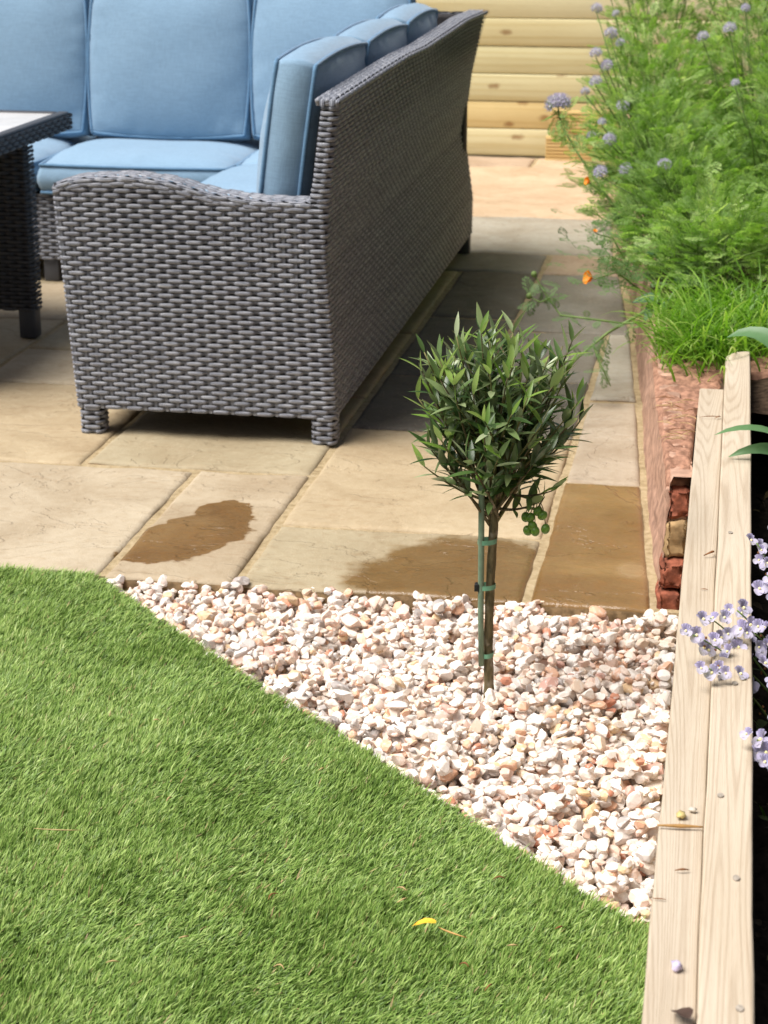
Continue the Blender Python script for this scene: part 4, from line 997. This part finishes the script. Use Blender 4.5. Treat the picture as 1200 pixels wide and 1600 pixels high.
# --- trailing stem with lobed leaves and a bud, over the paving
def trailing():
    root = empty('trailing_plant', (-.16, 5.6, BEDZ), 'pale green trailing stem with drooping tendrils reaching over the paving', 'plant'); r = np.random.default_rng(9); A = np.array
    main = [A((-.15, 5.55, .285)), A((-.22, 5.45, .255)), A((-.32, 5.40, .20)), A((-.40, 5.35, .135)), A((-.45, 5.30, .08))]
    under(tube_obj('stem', main, [.005, .0048, .0042, .0035, .0025], STEM, None, 7), root)
    side = [[A((-.28, 5.42, .225)), A((-.38, 5.42, .235)), A((-.46, 5.45, .235)), A((-.50, 5.5, .27)), A((-.53, 5.52, .31)), A((-.545, 5.52, .335))],
            [A((-.36, 5.38, .17)), A((-.33, 5.33, .12)), A((-.30, 5.30, .07))], [A((-.28, 5.42, .225)), A((-.20, 5.40, .235)), A((-.16, 5.42, .26))], [A((-.50, 5.5, .27)), A((-.525, 5.5, .26)), A((-.555, 5.5, .275))]]
    for s_ in side: under(tube_obj('stem', s_, np.linspace(.0034, .0018, len(s_)), STEM, None, 6), root)
    P, D = [], []
    for s_ in [main]+side:
        for i in range(len(s_)-1):
            for q in range(4): t = r.random(); P.append(s_[i]*(1-t)+s_[i+1]*t); D.append(r.normal(0, .6, 3)+A((-.1, -.3, -.25)))
    V, F, k = place(FERNS[2], P, D, np.tile([.1, -.2, 1.], (len(P), 1)), r.uniform(.03, .075, len(P))); o = under(mk('foliage', V, F, FEATH, None, False, None, {'rnd': np.repeat(r.uniform(.3, 1, len(P)), k)}), root); tag(o, kind='stuff')
    vs_, fs_ = ico(2)
    for p in ((-.547, 5.52, .338), (-.558, 5.5, .277)): under(mk('bud', vs_*np.array([.009, .009, .010])+A(p), fs_, STEM), root)
trailing()

# --- broad blue-green leaves
def broad():
    root = empty('broad_leaved_plant', (-.10, 5.55, BEDZ), 'cluster of broad dull blue-green leaves at the edge of the bed', 'plant'); r = np.random.default_rng(12)
    BR = leaf_mat('broad_leaf', [(0, (.075, .15, .075)), (1, (.12, .22, .12))], None, .6, .2)
    for k, (p, d, s_) in enumerate([((-.13, 5.50, .325), (.55, .3, .25), .085), ((-.13, 5.50, .325), (.2, .5, .5), .075), ((-.17, 5.42, .30), (-.6, -.2, .05), .085), ((-.17, 5.42, .30), (-.4, -.4, -.35), .085), ((-.17, 5.42, .30), (-.1, -.6, -.3), .075), ((-.16, 5.8, .34), (-.5, -.3, .3), .09), ((-.22, 5.85, .33), (.1, -.4, .5), .08)]):
        V, F, kk = place(lance(8, .52, .10, .22), [p], [d], [(0, -.5, 1)], [s_]); V = V+np.array([[0, 0, .003*noise.noise(Vector(q)*90)] for q in V.tolist()])
        under(mk('leaf', V, F, BR, None, True, None, {'rnd': np.full(len(V), r.random())}), root)
        under(tube_obj('leaf_stalk', [(-.11, 5.55, .27), ((-.11+p[0])/2, (5.55+p[1])/2, p[2]-.01), p], .002, STEM, None, 5), root)
broad()

# --- grass clumps
def clump(x, y, n, L, label, seed, sx=.1, sy=.12, bias=(0, 0)):
    r = np.random.default_rng(seed); root = empty('grass_clump', (x, y, BEDZ), label, 'grass'); Vs, Fs, Rs, k0 = [], [], [], 0; m = 7
    for i in range(n):
        b = np.array([x+r.normal(0, sx), y+r.normal(0, sy), BEDZ-.01]); b[0] = max(b[0], wallx(b[1])+.03)
        az = r.uniform(0, 6.28); l = L*r.uniform(.5, 1.15); d = np.array([math.cos(az)+bias[0], math.sin(az)+bias[1], 0]); d /= np.linalg.norm(d)+1e-6; a0 = r.uniform(.2, .8); a1 = r.uniform(1.1, 2.5); p = b.copy(); Q = [p.copy()]
        for k in range(m): a = a0+(a1-a0)*(k/m)**1.3; p = p+(d*math.sin(a)+np.array([0, 0, math.cos(a)]))*l/m; Q.append(p.copy())
        Q = np.array(Q); s_ = np.cross(d, [0, 0, 1])+r.normal(0, .25, 3); s_ /= np.linalg.norm(s_); w = r.uniform(.0016, .0038)*np.array([.8, 1, 1, 1, .9, .75, .5, .1])
        V = np.stack([Q-s_*w[:, None], Q+s_*w[:, None]], 1).reshape(-1, 3); j = np.arange(m)[:, None]*2; F = j+np.array([0, 1, 3, 2]); Vs.append(V); Fs.append(F+k0); k0 += len(V); Rs.append(np.full(len(V), r.random()))
    o = under(mk('blades', np.concatenate(Vs), np.concatenate(Fs), GRAS, None, True, None, {'rnd': np.concatenate(Rs)}), root); tag(o, kind='stuff'); return root
clump(-.03, 4.92, 700, .20, 'bright green grass clump flopping over the wall beside the board ends', 61, .065, .12, (-.35, -.45))
clump(.12, 5.15, 420, .24, 'upright green grass clump behind the rounded board end', 62, .08, .12, (-.2, -.1))
clump(-.05, 5.38, 300, .16, 'short green grass clump under the broad blue-green leaves', 63, .08, .10)

# --- dry straw on the clay of the wall top
STRAW = plain('dry_straw', (.50, .36, .17), .8, .3, 40, .3); BROWN = plain('brown_litter', (.24, .105, .04), .8, .3, 60, .4)
def bent(name, p, ang, L, w, mat, label, cat, group=None, lift=.004, arc=.15, k=6, n=7):
    t = np.linspace(-.5, .5, n); d = np.array([math.cos(ang), math.sin(ang), 0]); s_ = np.array([-d[1], d[0], 0])
    Q = np.array(p)+t[:, None]*L*d+s_*(arc*L*(t**2*4-.3))[:, None]*.5+np.array([0, 0, 1])*(lift*(1-4*t**2))[:, None]
    V, F = tube(Q-np.array(p), np.clip(w*(1-1.2*np.abs(t)), w*.35, 1), k); o = mk(name, V, split_deg(F), mat); o.location = p; return tag(o, label, cat, group)
r9 = np.random.default_rng(77)
for k in range(34):
    y = r9.uniform(4.0, 4.36); x = r9.uniform(wallx(y)+.02, -.05)
    bent('straw', (x, y, .287+r9.uniform(0, .006)), r9.normal(.1, .5), r9.uniform(.02, .06), .0009, STRAW if k % 3 else BROWN, 'thin dry straw lying on the clay between wall and timber board', 'straw', 'straw on the wall top', .004, r9.uniform(-.4, .4), 4, 5)

# ------------------------------------------------------------------ planting inside the timber planter
LAV = leaf_mat('lavender_petal', [(0, (.34, .29, .60)), (.5, (.47, .42, .70)), (1, (.64, .59, .80))], None, .6, .35); YEL = plain('yellow_throat', (.72, .66, .32), .6)
def nem_flower():
    V, F, rn = [], [], []
    def pet(c, d, up_, L, w, q):
        Vp, Fp, k = place(petal(w), [c], [d], [up_], [L]); n = len(V); V.extend(Vp.tolist()); F.extend((Fp+n).tolist()); rn.extend([q]*len(Vp))
    for a in (-.75, -.27, .27, .75): pet((0, 0, 0), (math.sin(a), .12, math.cos(a)), (0, -1, .1), .0090, .55, .3+.3*abs(a))
    for a in (-.5, .5): pet((0, 0, 0), (math.sin(a), -.35, -math.cos(a)), (0, -1, .3), .0110, .85, .85)
    me = mk_me('flower', np.array(V), np.array(F), LAV, True, None, {'rnd': np.array(rn)}); return me
NEM = nem_flower(); yv, yf = ico(2); THROAT = mk_me('flower_throat', yv*np.array([.0015, .002, .0019])+np.array([0, -.0025, -.001]), yf, YEL)
def nemesia(base, sprays, label, seed, nleaf):
    r = np.random.default_rng(seed); root = empty('nemesia_plant', base, label, 'plant'); A = np.array
    P, D = [], []
    for (tip, nf, droop) in sprays:
        b = A(base)+A((r.normal(0, .02), r.normal(0, .02), 0)); t = A(tip); mid = b*.5+t*.5+A((.02, 0, .05)); u = np.linspace(0, 1, 14)[:, None]; Q = b*(1-u)**2+2*mid*u*(1-u)+t*u*u
        under(tube_obj('flower_stem', Q, np.linspace(.0022, .0012, 14), STEM, None, 6), root)
        for j in range(nf):
            a = j*2.4+r.random(); rad = .006+.004*math.sqrt(j); p = Q[-1-min(j//2, 4)]+A((rad*1.25*math.cos(a), rad*1.25*math.sin(a), r.normal(0, .007)))
            o = bpy.data.objects.new('flower', NEM); col.objects.link(o); o.parent = root
            o.matrix_local = Matrix.Translation(Vector(p)-root.location) @ Matrix.Rotation(r.uniform(-1.1, 1.1), 4, 'Z') @ Matrix.Rotation(r.uniform(-.75, -.1), 4, 'X') @ Matrix.Rotation(r.uniform(-.4, .4), 4, 'Y') @ Matrix.Scale(r.uniform(.95, 1.55), 4)
            th = bpy.data.objects.new('flower_throat', THROAT); col.objects.link(th); th.parent = o
        for j in range(9):
            q = Q[r.integers(4, 13)]; s_ = bpy.data.objects.new('seed_pod', POD); col.objects.link(s_); s_.parent = root; s_.location = Vector(q+r.normal(0, .004, 3))-root.location
        for j in range(8): P.append(Q[r.integers(1, 11)]); D.append(r.normal(0, 1, 3)+A((0, 0, .3)))
    for j in range(nleaf): P.append(A(base)+A((r.normal(0, .05), r.normal(0, .06), r.uniform(.0, .16)))); D.append(r.normal(0, 1, 3)+A((0, 0, .5)))
    V, F, k = place(lance(4, .30, .05, .1), P, D, np.tile([.1, .1, 1.], (len(P), 1)), r.uniform(.014, .030, len(P))); o = under(mk('foliage', V, F, GREENL, None, True, None, {'rnd': np.repeat(r.random(len(P)), k)}), root); tag(o, kind='stuff')
POD = mk_me('seed_pod', ICO2[0]*np.array([.0022, .0016, .0022]), ICO2[1], BROWN); GREENL = leaf_mat('nemesia_leaf', [(0, (.04, .09, .02)), (.6, (.07, .15, .03)), (1, (.14, .24, .06))], None, .5, .3)
nemesia((.17, 2.86, .10), [((.008, 2.76, .375), 8, 0), ((-.016, 2.70, .370), 9, 0), ((.010, 2.61, .355), 10, 0), ((.048, 2.80, .375), 7, 0), ((.075, 2.75, .36), 9, 0), ((.098, 2.62, .36), 7, 0)], 'lavender nemesia sprays arching across the pale timber boards', 71, 60)
nemesia((.19, 3.10, .10), [((.077, 3.05, .40), 8, 0), ((.095, 2.98, .37), 8, 0), ((.12, 3.10, .40), 6, 0)], 'lavender nemesia flowers at the planter rim, away from the arching sprays', 72, 50)
nemesia((.19, 2.50, .10), [((.078, 2.40, .345), 9, 0), ((.10, 2.35, .34), 9, 0), ((.115, 2.44, .36), 7, 0)], 'lower lavender nemesia cluster with green buds at the planter rim', 73, 50)
def litter():
    r = np.random.default_rng(8); n = 420; P = np.column_stack([r.uniform(.085, .5, n), r.uniform(1.7, 4.5, n), r.uniform(.075, .11, n)]); D = r.normal(0, 1, (n, 3))*np.array([1, 1, .35])
    V, F, k = place(lance(4, .55, .15, .25), P, D, np.tile([.1, .1, 1.], (n, 1))+r.normal(0, .3, (n, 3)), r.uniform(.012, .035, n))
    m = Mat('leaf_litter'); c = m.ramp(m.attr('rnd'), [(0, (.02, .015, .01)), (.5, (.06, .04, .02)), (.8, (.15, .09, .04)), (1, (.05, .08, .02))]); o = mk('leaf_litter', V, F, m.done(m.bsdf(c, .8)), None, True, None, {'rnd': np.repeat(r.random(n), k)}); tag(o, kind='stuff')
litter()
STRAP = leaf_mat('strap_leaf', [(0, (.10, .20, .085)), (1, (.16, .30, .14))], (.30, .44, .34), .4, .2)
def strap_plant():
    root = empty('strap_leaved_plant', (.30, 3.85, .09), 'plant with long glossy strap leaves arching over the rounded board', 'plant'); A = np.array
    for k, (tip, mid, w, roll) in enumerate([((.012, 4.02, .52), (.12, 3.96, .60), .032, .5), ((-.002, 3.74, .385), (.12, 3.78, .44), .020, .2), ((.028, 3.76, .335), (.13, 3.78, .40), .019, .9), ((.30, 3.6, .55), (.28, 3.75, .45), .018, .3), ((.42, 3.95, .5), (.36, 3.9, .45), .018, -.3), ((.34, 4.2, .5), (.30, 4.0, .5), .018, .1)]):
        b = A((.30, 3.85, .08)); u = np.linspace(0, 1, 16)[:, None]; m2 = A(mid)+A((.06, 0, .02)); Q = b*(1-u)**2+2*m2*u*(1-u)+A(tip)*u*u; T_ = np.gradient(Q, axis=0); T_ /= np.linalg.norm(T_, axis=1)[:, None]
        X = np.cross(T_, A((.0, -roll, 1.))); X /= np.linalg.norm(X, axis=1)[:, None]; Z = np.cross(X, T_); wd = w*np.sin(np.pi*np.clip(.15+.85*u[:, 0], 0, 1))**.6; wd[-1] = .0005; V = []
        for q, x_, z_, w_ in zip(Q, X, Z, wd): V += [q-x_*w_+z_*w_*.25, q-x_*w_*.5+z_*w_*.06, q, q+x_*w_*.5+z_*w_*.06, q+x_*w_+z_*w_*.25]
        idx = np.arange(80).reshape(16, 5); F = np.stack([idx[:-1, :-1], idx[:-1, 1:], idx[1:, 1:], idx[1:, :-1]], -1).reshape(-1, 4)
        under(mk('leaf', V, F, STRAP, None, True, None, {'rnd': np.full(80, .2+.13*k)}), root)
strap_plant()

# ------------------------------------------------------------------ litter on boards and lawn
BZ, IZ = .3195, .3315
bent('twig', (-.016, 2.176, BZ+.003), .10, .056, .0026, plain('tan_twig', (.40, .22, .07), .7), 'straight brown twig lying across the pale outer board', 'twig', None, .001, .05)
bent('twig', (-.010, 2.066, BZ+.002), .25, .017, .0014, BROWN, 'tiny brown twig on the outer board below the straight twig', 'twig', None, .002, .2)
bent('twig', (-.034, 1.995, BZ+.001), .0, .016, .0008, BROWN, 'thin dark thread-like twig at the outer edge of the board', 'twig', None, .001, .1)
bent('twig', (.004, 3.20, BZ+.003), .9, .026, .0022, BROWN, 'curved red-brown curl of bark where the two boards meet', 'twig', None, .006, .6)
bent('twig', (-.012, 4.10, BZ+.002), .2, .045, .0011, BROWN, 'thin dry stem across the square end of the outer board', 'twig', None, .004, .3)
bent('twig', (.004, 4.10, BZ+.003), 1.0, .020, .0014, BROWN, 'short dry stem by the square end of the outer board', 'twig', None, .003, .3)
bent('twig', (-.004, 3.03, BZ+.001), .0, .012, .0009, BROWN, 'hair-thin brown twig on the outer board beside the bark curl', 'twig', None, .001, .1)
def crumple(name, p, s3, mat, label, cat, seed, amp=.5):
    V, F = ICO2; V = V.copy()
    for i, v in enumerate(V): V[i] = v*(1+amp*noise.noise(Vector(v)*1.8+Vector((seed, 0, 0))))
    o = mk(name, V*np.array(s3), F, mat); o.location = p; return tag(o, label, cat)
crumple('dried_bud', (-.016, 2.206, BZ+.004), (.006, .0075, .004), plain('straw_bud', (.55, .44, .18), .7), 'yellowish dried bud on the outer board above the twig', 'bud', 2)
crumple('dried_bud', (-.002, 2.225, BZ+.003), (.005, .004, .003), plain('grey_bud', (.55, .50, .42), .7), 'pale grey dried bud on the outer board above the twig', 'bud', 5)
crumple('petal', (-.010, 1.848, BZ+.005), (.0065, .0065, .0048), plain('pale_lavender', (.55, .50, .68), .7), 'fallen lavender petal curled on the outer board', 'petal', 3, .8)
def dead_leaf(p, ang, L, w, mat, label, name='dead_leaf', seed=0, tilt=.3):
    V, F = lance(8, w, .12, .35); V = V*L; 
    for i, v in enumerate(V): V[i] = v+np.array([0, 0, .05*L*noise.noise(Vector(v)*150+Vector((seed, 0, 0)))])
    V[:, 2] -= V[:, 2].min(); o = mk(name, V, F, mat); o.location = p; o.rotation_euler = (0, 0, ang); return tag(o, label, 'leaf')
dead_leaf((.006, 1.735, BZ+.002), .5, .034, .65, plain('dark_dead_leaf', (.06, .035, .025), .7), 'dark curled dead leaf near the joint of the two boards', seed=1)
dead_leaf((.006, 2.893, BZ+.002), 1.9, .012, .9, plain('purple_dead_leaf', (.05, .02, .04), .6), 'tiny dark purple dead leaf between the two boards', seed=3)
YL = plain('yellow_leaf', (.72, .38, .03), .5, .3, 60, .3)
dead_leaf((-.352, 2.378, .022), 1.45, .036, .42, YL, 'narrow yellow dead leaf lying on the lawn', seed=2)
bent('leaf_stalk', (-.330, 2.372, .022), -.45, .048, .0016, plain('tan_stalk', (.50, .30, .10), .7), 'tan stalk lying beside the yellow leaf on the lawn', 'stalk', None, .004, .3)
bent('twig', (-.985, 2.572, .020), .1, .075, .0011, STRAW, 'long thin straw-coloured twig lying on the lawn', 'twig', None, .003, .2)
for k, (x, y, a, L) in enumerate([(-.282, 2.547, .3, .018), (-.413, 2.457, .9, .02), (-.42, 2.49, -.4, .018), (-.605, 2.436, 1.1, .022), (-.842, 2.71, 1.3, .016), (-.24, 2.36, .2, .016), (-.30, 2.30, -.3, .014), (-.70, 2.30, .5, .015), (-.55, 2.25, -.2, .016), (-.18, 2.42, .7, .014), (-.95, 3.0, .2, .012), (-.62, 2.86, .9, .012), (-.26, 2.25, 1.2, .02), (-.78, 2.22, .3, .018)]):
    bent('straw', (x, y, .019), a, L, .0015, STRAW if k % 3 else BROWN, 'short scrap of dry straw caught in the lawn', 'straw', 'straw scraps on the lawn', .003, r9.uniform(-.6, .6), 5, 5)
